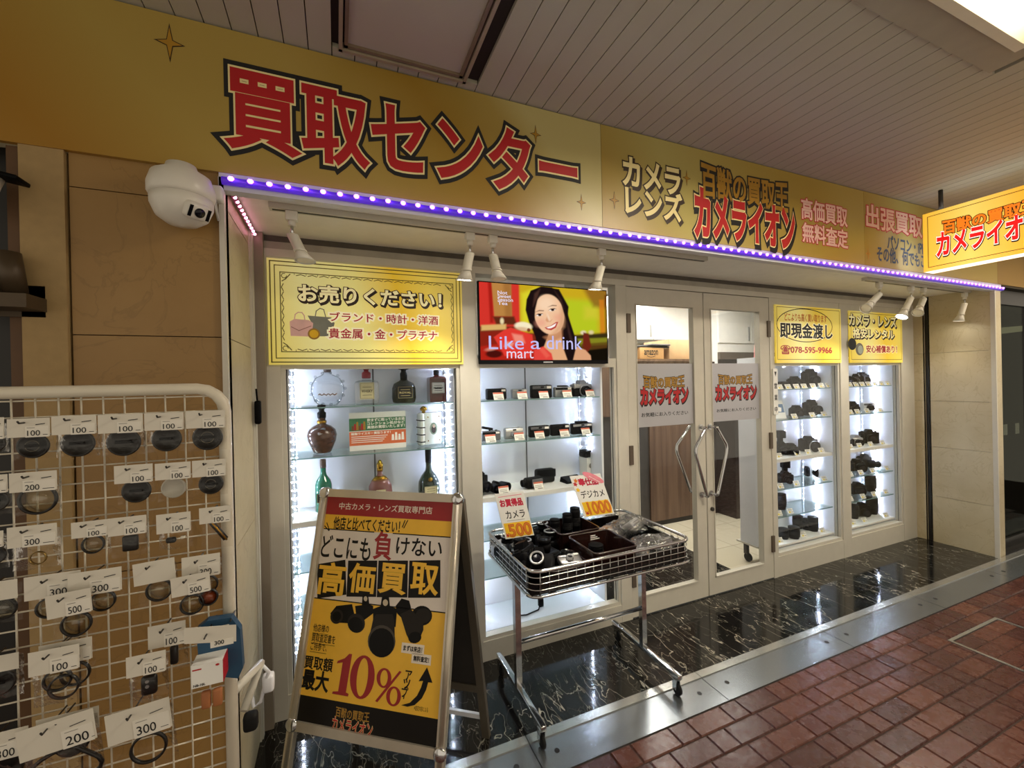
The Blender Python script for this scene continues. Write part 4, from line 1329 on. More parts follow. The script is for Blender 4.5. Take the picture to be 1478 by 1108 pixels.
# ---------------------------------------------------------------- kinds of goods
def slr(name, label, cat, loc, rz, w=.13, h=.088, ln=.06, lr=.033, body='black_satin', top=None, grip=True, flash=False, group=None, batt=False, lens_up=0.0):
    t = thing(name, label, cat, loc, rz, group)
    d = .05
    top = top or body
    hb = h * (1.28 if batt else 1.0)
    mb = MB().rbox((0, 0, hb / 2), (w, d, hb), .010)
    if grip: mb.rbox((-w * .40, -.024, hb * .47), (w * .22, .04, hb * .92), .012)
    mb.build('body', body, t, local=True)
    mb = MB()
    mb.add([(-.028, -.022, hb), (.028, -.022, hb), (.034, .022, hb - .004), (-.034, .022, hb - .004), (-.017, -.026, hb + .026), (.017, -.026, hb + .026), (.020, .020, hb + .026), (-.020, .020, hb + .026)],
           [(0, 1, 5, 4), (1, 2, 6, 5), (2, 3, 7, 6), (3, 0, 4, 7), (4, 5, 6, 7), (0, 3, 2, 1)], 0)
    mb.rbox((0, .028, hb + .008), (.036, .018, .022), .005)
    mb.rbox((0, 0, hb - (.013 if top == 'silver' else .008)), (w * (1.01 if top == 'silver' else .97), d * (1.03 if top == 'silver' else .98), .030 if top == 'silver' else .018), .006)
    mb.build('viewfinder', top, t, local=True)
    MB().lathe([(.010, 0), (.010, .010), (.008, .011)], (w * .34, 0, hb), n=14).lathe([(.012, 0), (.012, .007)], (-w * .34, .006, hb), n=14).lathe([(.006, 0), (.006, .005)], (-w * .40, -.026, hb - .004), n=10).build('dial', 'silver' if top == 'silver' else 'black_plastic', t, local=True)
    if ln:
        l_ = MB().lathe([(lr * .95, 0), (lr * .95, ln * .18), (lr, ln * .2), (lr, ln * .55), (lr * .93, ln * .57), (lr * .93, ln * .72), (lr * 1.04, ln * .75), (lr * 1.04, ln), (lr * .92, ln), (lr * .86, ln * .88)], (0, -.024, hb * .47), (0, -1, lens_up), 22).build('lens', 'black_plastic', t, local=True)
        if top == 'silver': MB().lathe([(lr * 1.02, 0), (lr * 1.14, .003), (lr * 1.14, .009), (lr * 1.02, .012), (lr * 1.02, 0)], (0, -.024, hb * .47), (0, -1, lens_up), 22).build('mount_ring', 'silver', t, 'silver ring', local=True)
        MB().lathe([(lr * .86, ln * .9), (lr * .5, ln * .95), (0, ln * .97)], (0, -.024, hb * .47), (0, -1, lens_up), 22).build('front_glass', 'lens_glass', l_, local=True)
    if flash:
        MB().rbox((0, 0, hb + .04), (.036, .03, .03), .004).rbox((0, -.008, hb + .085), (.062, .05, .062), .006).build('flash', 'black_plastic', t, local=True)
    return t
def compact(name, label, loc, rz, w=.115, h=.066, d=.036, body='black_satin', face=None, lr=.017, ln=.018, group=None, bump=0.0, flashbox=False):
    t = thing(name, label, 'camera', loc, rz, group)
    MB().rbox((0, 0, h / 2), (w, d, h), .009, seg=3).build('body', body, t, local=True)
    mb = MB().rbox((0, -d / 2 - .001, h * .80), (w * .93, .004, h * .22), .002)
    mb.build('top_band', face or 'black_plastic', t, local=True)
    MB().box(w * .22, -d / 2 - .004, h * .72, w * .42, -d / 2 - .001, h * .90).build('flash_window', 'ink_white', t, local=True)
    MB().box(-.012, -d / 2 - .004, h * .76, .010, -d / 2 - .001, h * .89).build('viewfinder_window', 'lens_glass', t, local=True)
    l_ = MB().lathe([(lr, 0), (lr, ln * .5), (lr * .85, ln * .55), (lr * .85, ln), (lr * .7, ln), (lr * .62, ln * .8)], (-w * .05, -d / 2, h * .42), (0, -1, 0), 20).build('lens', 'black_plastic' if body != 'silver' else 'silver', t, local=True)
    MB().lathe([(lr * .64, ln * .8), (0, ln * .9)], (-w * .05, -d / 2, h * .42), (0, -1, 0), 18).build('front_glass', 'lens_glass', l_, local=True)
    mb = MB().lathe([(.007, 0), (.007, .004)], (w * .3, 0, h), n=12)
    if bump: mb.rbox((0, 0, h + bump / 2), (w * .55, d * .8, bump), .004)
    if flashbox: mb.rbox((-.02, -.002, h + .016), (.066, .022, .014), .003, 0, RY(.22)).box(-.01, -.004, h, .0, .004, h + .012)
    mb.build('top_controls', 'black_plastic' if bump or flashbox else 'silver', t, local=True)
    return t
def lens(name, label, loc, r=.036, h=.09, rz=0.0, group=None, hood=0.0, lying=False):
    t = thing(name, label, 'lens', loc, rz, group)
    o, ax = ((0, 0, 0), (0, 0, 1)) if not lying else ((0, h / 2, r), (0, -1, 0))
    MB().lathe([(r * .82, 0), (r * .86, .004), (r * .86, h * .16), (r, h * .2), (r, h * .9), (r * .96, h)], o, ax, 24).build('barrel', 'black_satin', t, local=True)
    mb = MB()
    for k in range(5): mb.lathe([(r * 1.0, h * (.42 + .06 * k)), (r * 1.03, h * (.43 + .06 * k)), (r * 1.03, h * (.455 + .06 * k)), (r * 1.0, h * (.465 + .06 * k))], o, ax, 24)
    mb.build('focus_ring', 'black_rubber', t, local=True)
    MB().lathe([(r * .97, h), (r * .98, h + .006), (r * .9, h + .008), (0, h + .008)], o, ax, 24).build('lens_cap', 'black_plastic', t, local=True)
    MB().lathe([(r * .87, h * .165), (r * .885, h * .17), (r * .885, h * .19), (r * .87, h * .195)], o, ax, 24).build('mount_ring', 'silver', t, local=True)
    return t
mat('tag_paper', 'f1efe6', .6, 0, .02)
mat('tag_yellow', 'e6cf4a', .6, 0, .15)
mat('tag_red', 'cf6a50', .6, 0, .1)
def tag_proto(style):
    t = thing('price_tag', 'x', 'price tag')
    w, h = (.058, .040) if style else (.062, .046)
    pl = Plane((0, 0, 0), (1, 0, 0), (0, .42, .907))
    MB().prism([(-w / 2, 0), (w / 2, 0), (w / 2, h), (-w / 2, h)], pl, -.0012, 0).build('card', 'tag_paper', t, local=True)
    mb = MB()
    if style:
        mb.polyuv(pl, [(-w * .3, h * .15), (-w * .02, h * .12), (w * .06, h * .42), (-w * .26, h * .5)], 0, .0004)
        for k in range(3): mb.line(pl, [(-w * .35, h * (.62 + .12 * k)), (w * (.38 - .1 * k), h * (.62 + .12 * k))], .0022, 2, .0004)
        mb.line(pl, [(w * .12, h * .25), (w * .4, h * .25)], .004, 2, .0004)
    else:
        mb.polyuv(pl, [(-w / 2, h * .78), (w / 2, h * .78), (w / 2, h), (-w / 2, h)], 1, .0004)
        for k in range(3): mb.line(pl, [(-w * .38, h * (.55 - .13 * k)), (w * .30, h * (.55 - .13 * k))], .002, 2, .0004)
        mb.line(pl, [(-w * .1, h * .14), (w * .36, h * .14)], .005, 2, .0004)
    mb.build('print', ['tag_yellow', 'tag_red', 'ink_grey'], t, local=True)
    return t
TAGP = [None, None]
def price_tag(px, z, y, label, group, style=0, rz=0.0):
    h = on_y(px, y)
    loc = (h.x, y, z + .0012)
    if TAGP[style] is None:
        TAGP[style] = tag_proto(style)
        t = TAGP[style]
        put(t, loc, rz)
        tag(t, label, None, group)
        return t
    return dup(TAGP[style], loc, rz, label, group)
def at_shelf(px, y, z):
    return (on_y((px, 640), y).x, y, z)
def xs_(px, yrow, y):
    return on_y((px, yrow), y).x
# ---------------------------------------------------------------- second window: compact cameras
YI = F + .17
row = 575
A_ = 'top shelf under television'
B_ = 'middle shelf under television'
for (px, w, h, body, face, kind, lab) in (
        (716, .125, .066, 'black_satin', None, 'c', 'plain black compact camera at the left end of the ' + A_),
        (749, .100, .060, 'silver', 'silver', 'c', 'small silver compact camera second from left on the ' + A_),
        (781, .142, .080, 'black_satin', 'grey_plastic', 'c', 'larger black compact camera with round windows in the middle of the ' + A_),
        (812, .124, .066, 'silver', 'black_plastic', 'c', 'silver rangefinder camera with black knobs fourth on the ' + A_)):
    compact('compact_camera', lab, (xs_(px, row, YI), YI, 1.405), 0, w, h, .036, body, face, group='cameras on the glass shelves under the television', bump=.008 if face == 'black_plastic' else 0)
slr('film_camera', 'silver and black SLR film camera at the right end of the ' + A_, 'camera', (xs_(839, row, YI), YI, 1.405), .1, .142, .078, .035, .030, 'black_satin', 'silver', False, group='cameras on the glass shelves under the television')
row = 628
for (px, w, h, body, face, fl, lab) in (
        (708, .118, .058, 'grey_plastic', 'black_plastic', 1, 'grey compact camera with raised flash at left of the ' + B_),
        (741, .118, .068, 'silver', 'ink_white', 0, 'silver compact camera with a black square window second on the ' + B_),
        (778, .136, .070, 'black_satin', 'grey_plastic', 0, 'black compact camera in the middle of the ' + B_),
        (808, .130, .070, 'black_plastic', 'black_satin', 0, 'black compact camera with dark face fourth on the ' + B_)):
    compact('compact_camera', lab, (xs_(px, row, YI), YI, 1.165), 0, w, h, .038, body, face, group='cameras on the glass shelves under the television', flashbox=fl)
t = compact('compact_camera', 'silver topped camera with black front at right of the ' + B_, (xs_(839, row, YI), YI, 1.165), .0, .150, .070, .04, 'black_satin', 'silver', .022, .03, group='cameras on the glass shelves under the television', bump=.012)
for k, (px, py, z) in enumerate(((720.5, 574, 1.405), (755, 573, 1.405), (786, 571, 1.405), (820, 570, 1.405), (853, 568, 1.405))):
    price_tag((px, py), z, F + .095, 'red-edged price tag, %s from left on top shelf under the television' % ORD[k], 'price tags under the television')
for k, (px, py, z) in enumerate(((709, 635, 1.165), (750.5, 632, 1.165), (780, 630, 1.165), (816, 627, 1.165), (847, 625, 1.165))):
    price_tag((px, py), z, F + .095, 'red-edged price tag, %s from left on middle shelf under the television' % ORD[k], 'price tags under the television')
ZW = .865
C_ = 'thick white shelf'
slr('dslr_camera', 'black DSLR camera half seen at the left end of the ' + C_, 'camera', (.745, YI, ZW), .5, .12, .10, .05, .03, group='goods on the white shelf under the television')
t = thing('binoculars', 'black binoculars lying on the thick white shelf behind the yen five hundred card', 'binoculars', (.86, YI - .01, ZW), .3, 'goods on the white shelf under the television')
for s in (-1, 1):
    MB().lathe([(.017, -.055), (.018, -.03), (.026, -.01), (.027, .05), (.024, .052), (.022, .045)], (s * .034, 0, .028), (s * .1, -1, 0), 18).build('barrel', 'black_satin', t, local=True)
    MB().lathe([(.022, .046), (0, .05)], (s * .034, 0, .028), (s * .1, -1, 0), 18).build('objective_glass', 'lens_glass', t, local=True)
MB().rbox((0, .01, .03), (.05, .05, .018), .006).lathe([(.012, -.02), (.012, .02)], (0, .02, .046), (0, 1, 0), 14).build('bridge', 'black_plastic', t, local=True)
t = thing('camera_case', 'upright black leather camera case on the thick white shelf', 'case', (xs_(786, 688, YI + .06), YI + .06, ZW), 0, 'goods on the white shelf under the television')
MB().rbox((0, 0, .045), (.13, .05, .088), .016, seg=3).build('pouch', 'black_rubber', t, local=True)
MB().rbox((0, -.027, .062), (.132, .006, .05), .003).build('flap', 'black_satin', t, local=True)
t = thing('camcorder', 'small black camcorder lying in front of the leather case', 'camcorder', (xs_(770, 695, YI - .03), YI - .03, ZW), .15, 'goods on the white shelf under the television')
MB().rbox((0, 0, .034), (.12, .05, .06), .010, seg=3).build('body', 'black_satin', t, local=True)
MB().rbox((.01, -.028, .035), (.075, .008, .044), .003).build('flip_screen', 'grey_plastic', t, local=True)
MB().lathe([(.022, 0), (.022, .022), (.018, .022), (.016, .012)], (-.06, 0, .036), (-1, 0, 0), 18).build('lens', 'black_plastic', t, local=True)
t = thing('lens_box', 'white and black lens carton under a black camera bag piece by the price card', 'box', (xs_(851, 680, YI + .05), YI + .05, ZW), .1, 'goods on the white shelf under the television')
MB().box(-.052, -.04, 0, .02, .04, .135, 0).box(.02, -.04, 0, .052, .04, .135, 1).build('carton', ['white_board', 'black_satin'], t, local=True)
mb = MB()
for k in range(4): mb.box(.026, -.0405, .02 + .026 * k, .046, -.0402, .034 + .026 * k)
mb.lathe([(.016, 0), (.016, .0006)], (-.02, -.0402, .085), (0, -1, 0), 18).build('print', 'ink_grey', t, local=True)
t = thing('camera_pouch', 'black curved camera pouch resting on top of the lens carton', 'pouch', (xs_(850, 660, YI + .05), YI + .05, ZW + .1355), .1, 'goods on the white shelf under the television')
MB().rbox((0, 0, .022), (.12, .08, .044), .018, seg=3).build('pouch', 'black_satin', t, local=True)
MB().rbox((0, -.012, .0445), (.125, .075, .012), .005).build('lid', 'black_plastic', t, local=True)
t = thing('tablet_stand', 'flat black wedge lying left of the lens carton', 'stand', (xs_(826, 692, YI), YI, ZW), .1)
MB().add([(-.07, -.04, 0), (.07, -.04, 0), (.07, .04, 0), (-.07, .04, 0), (-.06, -.035, .012), (.06, -.035, .012), (.065, .035, .032), (-.065, .035, .032)], [(0, 1, 5, 4), (1, 2, 6, 5), (2, 3, 7, 6), (3, 0, 4, 7), (4, 5, 6, 7)]).build('wedge', 'black_satin', t, local=True)
price_tag((778.5, 699), ZW, F + .08, 'white price tag in front of the small camcorder', 'price tags under the television')
price_tag((728, 705), ZW, F + .08, 'white price tag in front of the black binoculars', 'price tags under the television')
for z, n in ((.625, 3), (.412, 2)):
    pass
# ---------------------------------------------------------------- bottles in the first window
YB_ = F + .21
mat('amber_glass', '5c2a10', .06, 0, .1, coat=.6)
mat('dark_red_liquor', '4a1812', .08, 0, .1, coat=.6)
mat('olive_glass', '2a2a12', .07, 0, .1, coat=.7)
mat('green_glass', '1f6b52', .08, 0, .1, coat=.6)
mat('dark_green_glass', '17281a', .06, 0, .1, coat=.7)
mat('rose_glass', '8a5a54', .08, 0, .1, coat=.6)
mat('label_cream', 'e6dcae', .5, 0, .04)
mat('brown_ceramic', '4c2f20', .22, 0, .45, 60, coat=.5)
mat('gold_metal', 'b58a35', .25, .9, .08)
def bottle(name, label, x, z, prof, m, cork, cork_prof, lab=None, sx=1, sy=1, n=28, extra=None, y=None):
    t = thing(name, label, 'bottle', (x, y or YB_, z), 0, 'bottles in the first window')
    MB().lathe(prof, n=n, sx=sx, sy=sy).build('glass', m, t, local=True)
    MB().lathe(cork_prof, n=18).build('stopper', cork, t, local=True)
    if lab:
        w0, h0, zc, lm, ink, words_, front = lab
        pl = Plane((0, -front, zc), (1, 0, 0), (0, 0, 1))
        b_ = MB().prism(rrect(-w0 / 2, -h0 / 2, w0 / 2, h0 / 2, .003), pl, -.001, .0006).build('label', lm, t, local=True)
        mb = MB()
        for k, s in enumerate(words_):
            hh = h0 * .16
            zz = h0 * (.22 - .24 * k)
            if s: mb.text(s, pl, (-w0 * .38, zz - hh / 2, w0 * .38, zz + hh / 2), [(0, .02, .0012)])
            else: mb.line(pl, [(-w0 * .3, zz), (w0 * .3, zz)], .002, 0, .0012)
        mb.line(pl, [(-w0 * .46, -h0 * .45), (w0 * .46, -h0 * .45), (w0 * .46, h0 * .45), (-w0 * .46, h0 * .45)], .001, 0, .0011, True)
        mb.build('print', ink, b_, local=True)
    if extra: extra(t)
    return t
def ex_decanter(t):
    mb = MB()
    for k in range(13):
        a = .35 + (2 * PI - .7) * k / 12 - PI / 2 + PI
        mb.lathe([(0, -.007), (.006, -.004), (.008, 0), (.006, .004), (0, .007)], (.083 * math.sin(a + PI / 2 * 0 + PI), 0, .088 - .083 * math.cos(a + PI)), (0, 1, 0), 8)
    mb.build('scalloped_edge', 'bottle_clear', t, local=True)
    pl = Plane((0, -.031, .058), (1, 0, 0), (0, 0, 1))
    mb = MB().text('Baccarat', pl, (-.04, -.006, .04, .010), [(0, .02, .0006)]) if False else MB().line(pl, [(-.042 + .006 * k, .004 * math.sin(k * 1.9)) for k in range(15)], .004, 0, .0006)
    mb.build('gilt_script', 'gold_metal', t, local=True)
X = lambda px, yy=560: on_y((px, yy), YB_).x
b = bottle('liquor_bottle', 'round clear crystal decanter with a brown stopper at left on the top glass shelf', X(473), 1.405, [(.03, 0), (.046, .003), (.066, .03), (.080, .075), (.078, .105), (.060, .142), (.030, .158), (.019, .163), (.019, .176)], 'bottle_clear', mat('cork_brown', '5c4a40', .5), [(.016, .172), (.018, .18), (.022, .205), (.024, .212), (.0, .214)], sy=.38, extra=ex_decanter)
b = bottle('liquor_bottle', 'square clear bottle with cream label and red neck on the top glass shelf', X(529), 1.405, [(.058, 0), (.064, .004), (.066, .02), (.066, .112), (.060, .122), (.024, .130), (.018, .140), (.018, .165)], 'bottle_clear', mat('seal_red', '8c1c22', .35), [(.021, .138), (.023, .142), (.023, .165), (.020, .17), (.012, .175), (.012, .182), (.024, .195), (.026, .205), (.018, .216), (.0, .22)], (.072, .088, .072, 'label_cream', 'ink_brown', ['', 'WHISKY', ''], .0425), n=4, sx=1.28, sy=.9)
b.rotation_euler = (0, 0, 0)
b = bottle('liquor_bottle', 'dark olive bottle with black ROYAL label and dark stopper on the top glass shelf', X(583), 1.405, [(.052, 0), (.060, .004), (.066, .03), (.064, .08), (.054, .106), (.024, .122), (.018, .130), (.018, .150)], 'olive_glass', 'black_satin', [(.019, .128), (.020, .16), (.014, .172), (.014, .18), (.030, .186), (.032, .20), (.024, .208), (.0, .21)], (.080, .066, .058, 'ink', 'ink_cream', ['', 'ROYAL', ''], .050), sy=.70)
b = bottle('liquor_bottle', 'square bottle of dark red liquor with white label at right on the top glass shelf', X(630), 1.405, [(.062, 0), (.066, .004), (.066, .130), (.060, .138), (.018, .146), (.014, .15), (.014, .165)], 'dark_red_liquor', 'black_plastic', [(.016, .150), (.016, .176), (.010, .18), (.0, .181)], (.070, .060, .078, 'paper', 'ink', ['', '響', ''], .0447), n=4, sx=1.0, sy=.9)
def rz45(b):
    for ch in b.children:
        pass
b = bottle('liquor_jug', 'brown ceramic jug-shaped bottle with oval badge on the second glass shelf', X(465, 630), 1.165, [(.038, 0), (.043, .006), (.046, .014), (.066, .06), (.071, .092), (.064, .118), (.044, .136), (.022, .146), (.018, .16), (.018, .19)], 'brown_ceramic', 'black_satin', [(.02, .178), (.021, .19), (.021, .205), (.013, .212), (.013, .222), (.020, .228), (.021, .244), (.0, .248)], None)
MB().lathe([(.024, 0), (.022, .004), (0, .005)], (0, -.058, .113), (0, -1, .55), 20, sx=1, sy=.55).build('badge', 'silver', b, 'oval silver badge', local=True)
MB().lathe([(.021, .150), (.023, .154), (.023, .162), (.021, .166), (.021, .150)], n=18).build('neck_ring', 'gold_metal', b, local=True)
t = thing('display_leaflet', 'printed leaflet with green and orange bands standing on the second glass shelf', 'leaflet', (X(545, 620), YB_ - .05, 1.165))
pl = PY(YB_ - .05)
q = [pl.uv((360 + x / 4.616, 500 + y / 4.616)) for x, y in ((668, 705), (1045, 680), (1045, 430), (668, 440))]
u0, u1, v0, v1 = q[0][0], q[1][0], 1.166, (q[2][1] + q[3][1]) / 2
MB().box(u0, YB_ - .05, v0, u1, YB_ - .047, v1).build('sheet', 'paper', t)
hh = v1 - v0
mb = MB().polyuv(pl, [(u0, v0 + hh * .52), (u1, v0 + hh * .52), (u1, v0 + hh * .85), (u0, v0 + hh * .85)], 0, .0004)
mb.polyuv(pl, [(u0, v0 + hh * .14), (u1, v0 + hh * .14), (u1, v0 + hh * .50), (u0, v0 + hh * .50)], 1, .0004)
ww = u1 - u0
for k, (cx, m) in enumerate(((.06, 3), (.10, 4), (.14, 5), (.18, 3), (.22, 4), (.26, 5))):
    mb.polyuv(pl, [(u0 + ww * (cx - .02), v0 + hh * .54), (u0 + ww * (cx + .02), v0 + hh * .54), (u0 + ww * (cx + .015), v0 + hh * (.66 + .05 * (k % 3))), (u0 + ww * (cx - .015), v0 + hh * (.66 + .05 * (k % 3)))], m, .0007)
for k, cx in enumerate((.76, .82, .88, .94)):
    mb.polyuv(pl, [(u0 + ww * (cx - .025), v0 + hh * .22), (u0 + ww * (cx + .025), v0 + hh * .22), (u0 + ww * (cx + .018), v0 + hh * (.38 + .05 * (k % 2))), (u0 + ww * (cx - .018), v0 + hh * (.38 + .05 * (k % 2)))], 2, .0007)
for k, s in enumerate(('飲まずに眠っているお酒', 'コレクション処分など', '高価お買取いたします！')):
    mb.text(s, pl, (u0 + ww * .31, v0 + hh * (.755 - .095 * k), u0 + ww * .98, v0 + hh * (.835 - .095 * k)), [(2, .03, .0008)])
mb.text('箱無ウイスキー買取ります！', pl, (u0 + ww * .03, v0 + hh * .415, u0 + ww * .72, v0 + hh * .48), [(2, .03, .0008)])
for k in range(4): mb.line(pl, [(u0 + ww * .04, v0 + hh * (.37 - .05 * k)), (u0 + ww * (.66 - .03 * k), v0 + hh * (.37 - .05 * k))], .0035, 2, .0008)
mb.build('print', [mat('leaf_green', '3f7a52', .5), mat('leaf_orange', 'd2683a', .5), 'ink_white', mat('leaf_brown', '7a4a2a', .5), 'ink_red', 'ink_gold'], t)
t = thing('book_flask', 'white book-shaped porcelain flask with a portrait oval at right on the second glass shelf', 'bottle', (X(619, 625), YB_, 1.165), .25, 'bottles in the first window')
MB().rbox((.012, 0, .090), (.105, .05, .178), .006).build('cover', mat('porcelain', 'e6eae4', .15, 0, .03, coat=.5), t, local=True)
mb = MB().rbox((-.048, 0, .090), (.026, .058, .182), .012, seg=3)
mb.build('spine', 'porcelain', t, local=True)
mb = MB()
for z in (.02, .06, .10, .14): mb.rbox((-.048, 0, z), (.029, .061, .006), .002)
mb.build('spine_band', 'black_satin', t, local=True)
pl = Plane((.018, -.0255, .09), (1, 0, 0), (0, 0, 1))
mb = MB().polyuv(pl, [(.024 * math.cos(2 * PI * i / 20), .034 * math.sin(2 * PI * i / 20)) for i in range(20)], 0, .0004)
mb.polyuv(pl, [(.015 * math.cos(2 * PI * i / 16), .022 * math.sin(2 * PI * i / 16) - .004) for i in range(16)], 1, .0008)
mb.polyuv(pl, [(.008 * math.cos(2 * PI * i / 12) + .001, .010 * math.sin(2 * PI * i / 12) + .014) for i in range(12)], 2, .0012)
for sx in (-1, 1):
    for sz in (-1, 1): mb.polyuv(pl, [(sx * .034 + .004 * math.cos(2 * PI * i / 8), sz * .066 + .004 * math.sin(2 * PI * i / 8)) for i in range(8)], 3, .0004)
mb.build('portrait_oval', [mat('oval_green', '7d8a72', .5), 'ink_brown', mat('oval_skin', 'b89a80', .5), 'gold_metal'], t, local=True)
MB().lathe([(.010, 0), (.010, .012), (.018, .016), (.020, .026), (.012, .036), (0, .04)], (-.03, 0, .178), n=16).build('stopper', 'gold_metal', t, local=True)
zc = ZW
bottle('liquor_bottle', 'green bottle with slanted black label at left on the white shelf behind the sign board', X(467, 700), zc, [(.036, 0), (.040, .004), (.040, .135), (.034, .158), (.016, .185), (.013, .20), (.013, .225)], 'green_glass', mat('cap_brown', '4e3a2c', .4), [(.015, .222), (.015, .262), (.012, .266), (.0, .267)], (.062, .045, .075, 'ink', 'ink_cream', ['', '', ''], .0405))
b = bottle('liquor_bottle', 'rounded rose coloured bottle with gold neck in the middle of the white shelf', X(549, 705), zc, [(.045, 0), (.055, .006), (.064, .05), (.060, .10), (.042, .132), (.018, .150), (.014, .165), (.014, .19)], 'rose_glass', 'gold_metal', [(.016, .178), (.017, .20), (.017, .216), (.012, .222), (.008, .234), (0, .238)], (.05, .05, .06, 'label_cream', 'ink_brown', ['', '', ''], .0445), sy=.68)
MB().lathe([(.045, .128), (.030, .146), (.02, .152), (.022, .146), (.032, .138)], n=20, sy=.68).build('collar', 'gold_metal', b, local=True)
bottle('liquor_bottle', 'dark green cognac bottle with a gold seal at right on the white shelf', X(619, 700), zc, [(.048, 0), (.056, .006), (.060, .05), (.057, .095), (.040, .128), (.019, .155), (.0155, .175), (.0145, .24)], 'dark_green_glass', 'black_satin', [(.0165, .20), (.0175, .25), (.0175, .283), (.0, .285)], (.07, .05, .052, 'label_cream', 'ink_brown', ['', '', ''], .0605))
MB().lathe([(.013, 0), (.011, .003), (0, .004)], (X(619, 700), YB_ - .049, zc + .112), (0, -1, .45), 16).build('seal', 'gold_metal', [o for o in sc.objects if o.get('label', '').startswith('dark green cognac')][0], 'gold seal')
# ---------------------------------------------------------------- third and fourth windows
YD = F + .20
G3 = 'goods in the third window'
G4 = 'goods in the rightmost window'
W3 = 'under telephone sign'
W4 = 'in rightmost window'
SH = {1.405: 'top shelf', 1.165: 'second shelf', .865: 'thick shelf', .625: 'fourth shelf', .412: 'fifth shelf', .2: 'lowest shelf'}
def g_slr(px, py, z, win, lab, rz=-.3, **k):
    y = k.pop('y', YD)
    return slr('dslr_camera', '%s on the %s %s' % (lab, SH[z], win), 'camera', (xs_(px, py, y), y, z + k.pop('dz', 0)), rz, group=G3 if win == W3 else G4, **k)
def g_lens(px, py, z, win, lab, **k):
    y = k.pop('y', YD)
    return lens('camera_lens', '%s on the %s %s' % (lab, SH[z], win), (xs_(px, py, y), y, z), group=G3 if win == W3 else G4, **k)
g_lens(1128, 545, 1.405, W3, 'black lens lying at the left end', r=.03, h=.085, lying=True, rz=1.2)
g_slr(1146, 545, 1.405, W3, 'small black camera with short lens', rz=-.4, w=.11, h=.075, ln=.045, lr=.028)
g_slr(1169, 545, 1.405, W3, 'tall black DSLR with battery grip', rz=-.3, w=.14, h=.105, ln=.05, lr=.036, batt=True)
t = thing('flyer_stand', 'blue and white printed flyer standing at the left of the second shelf', 'flyer', (xs_(1127, 592, YD - .05), YD - .05, 1.165), -.2)
pl = Plane((0, 0, 0), (1, 0, 0), (0, .3, .95))
MB().prism([(-.055, 0), (.055, 0), (.055, .15), (-.055, .15)], pl, -.0015, 0).build('sheet', 'paper', t, local=True)
MB().polyuv(pl, [(-.05, .05), (.05, .05), (.05, .12), (-.05, .12)], 0, .0004).polyuv(pl, [(-.03, .06), (.02, .055), (.03, .09), (-.01, .10)], 1, .0008).build('print', [mat('flyer_blue', '54769c', .5), 'ink_white'], t, local=True)
g_slr(1149, 597, 1.165, W3, 'small black camera beside the flyer', rz=-.4, w=.105, h=.07, ln=.04, lr=.026)
g_slr(1171, 593, 1.165, W3, 'large black DSLR at the right', rz=-.3, w=.14, h=.11, ln=.06, lr=.036)
g_slr(1126, 640, .865, W3, 'black camera with hot-shoe flash at the left end', rz=-.3, w=.12, h=.08, ln=.04, lr=.03, flash=True)
g_slr(1141, 645, .865, W3, 'small black camera left of the silver ringed one', rz=-.5, w=.10, h=.065, ln=.05, lr=.026, y=YD - .04)
t = g_slr(1166, 638, .865, W3, 'black DSLR with a silver ringed lens', rz=-.35, w=.15, h=.10, ln=.06, lr=.045)
MB().lathe([(.046, .05), (.049, .052), (.049, .060), (.046, .062), (.046, .05)], (0, -.024, .047), (0, -1, 0), 22).build('silver_ring', 'silver', t, 'silver ring', local=True)
g_slr(1133, 690, .625, W3, 'black camera with tall flash', rz=-.5, w=.12, h=.07, ln=.05, lr=.028, flash=True)
t = g_slr(1175, 684, .625, W3, 'long black DSLR', rz=-.6, w=.15, h=.088, ln=.07, lr=.036, y=YD + .04)
g_lens(1128, 730, .412, W3, 'upright black lens at the left end', r=.036, h=.12)
for px, y, h, r, rz, lab in ((1131, YD - .06, .075, .038, 0, 'squat black lens at the left end'), (1146, YD - .09, .085, .042, 0, 'black lens second from the left'), (1152, YD + .05, .10, .040, 0, 'tall black lens behind the others in the middle'), (1165, YD - .01, .085, .036, 0, 'black lens third from the left'), (1174, YD - .05, .11, .040, 0, 'black lens right before the tallest one'), (1181, YD + .07, .145, .042, 0, 'tallest black lens at the right end')):
    g_lens(px, 775, .2, W3, lab, r=r, h=h, y=y)
def tags(pts, z, win, y=F + .085):
    for k, (px, py) in enumerate(pts):
        price_tag((px, py), z, y, 'white price tag with yellow mark, %s from left, %s %s' % (ORD[k], SH[z], win), 'price tags ' + win, 1, -.1)
tags([(1127, 556), (1139, 555), (1151, 554), (1162, 553), (1175, 552), (1187, 551), (1197, 550)], 1.405, W3, F + .066)
tags([(1148, 598), (1174, 596), (1191, 595)], 1.165, W3)
tags([(1126, 652), (1152, 648), (1168, 647), (1187, 644)], .865, W3)
tags([(1128, 701), (1151, 697), (1191, 690)], .625, W3)
tags([(1126, 740), (1142, 737)], .412, W3)
tags([(1127, 779), (1161, 772), (1188, 763)], .2, W3)
g_slr(1235, 545, 1.405, W4, 'black camera with long telephoto lens lying sideways', rz=-1.2, w=.13, h=.085, ln=.22, lr=.04)
g_slr(1243, 545, 1.405, W4, 'black DSLR behind the telephoto lens', rz=-.5, w=.14, h=.10, ln=.05, lr=.034, y=YD + .08)
compact('compact_camera', 'white compact camera on the second shelf in the rightmost window', (xs_(1252, 588, YD), YD, 1.165), -.3, .12, .08, .045, 'white_gloss', 'grey_plastic', .026, .04, group=G4)
g_slr(1229, 590, 1.165, W4, 'black camera half hidden by the frame', rz=-.4, w=.11, h=.075, ln=.04, lr=.028)
g_slr(1234, 640, .865, W4, 'black camera with silver knobs', rz=-.4, w=.11, h=.072, ln=.045, lr=.028, top='silver', y=YD - .03)
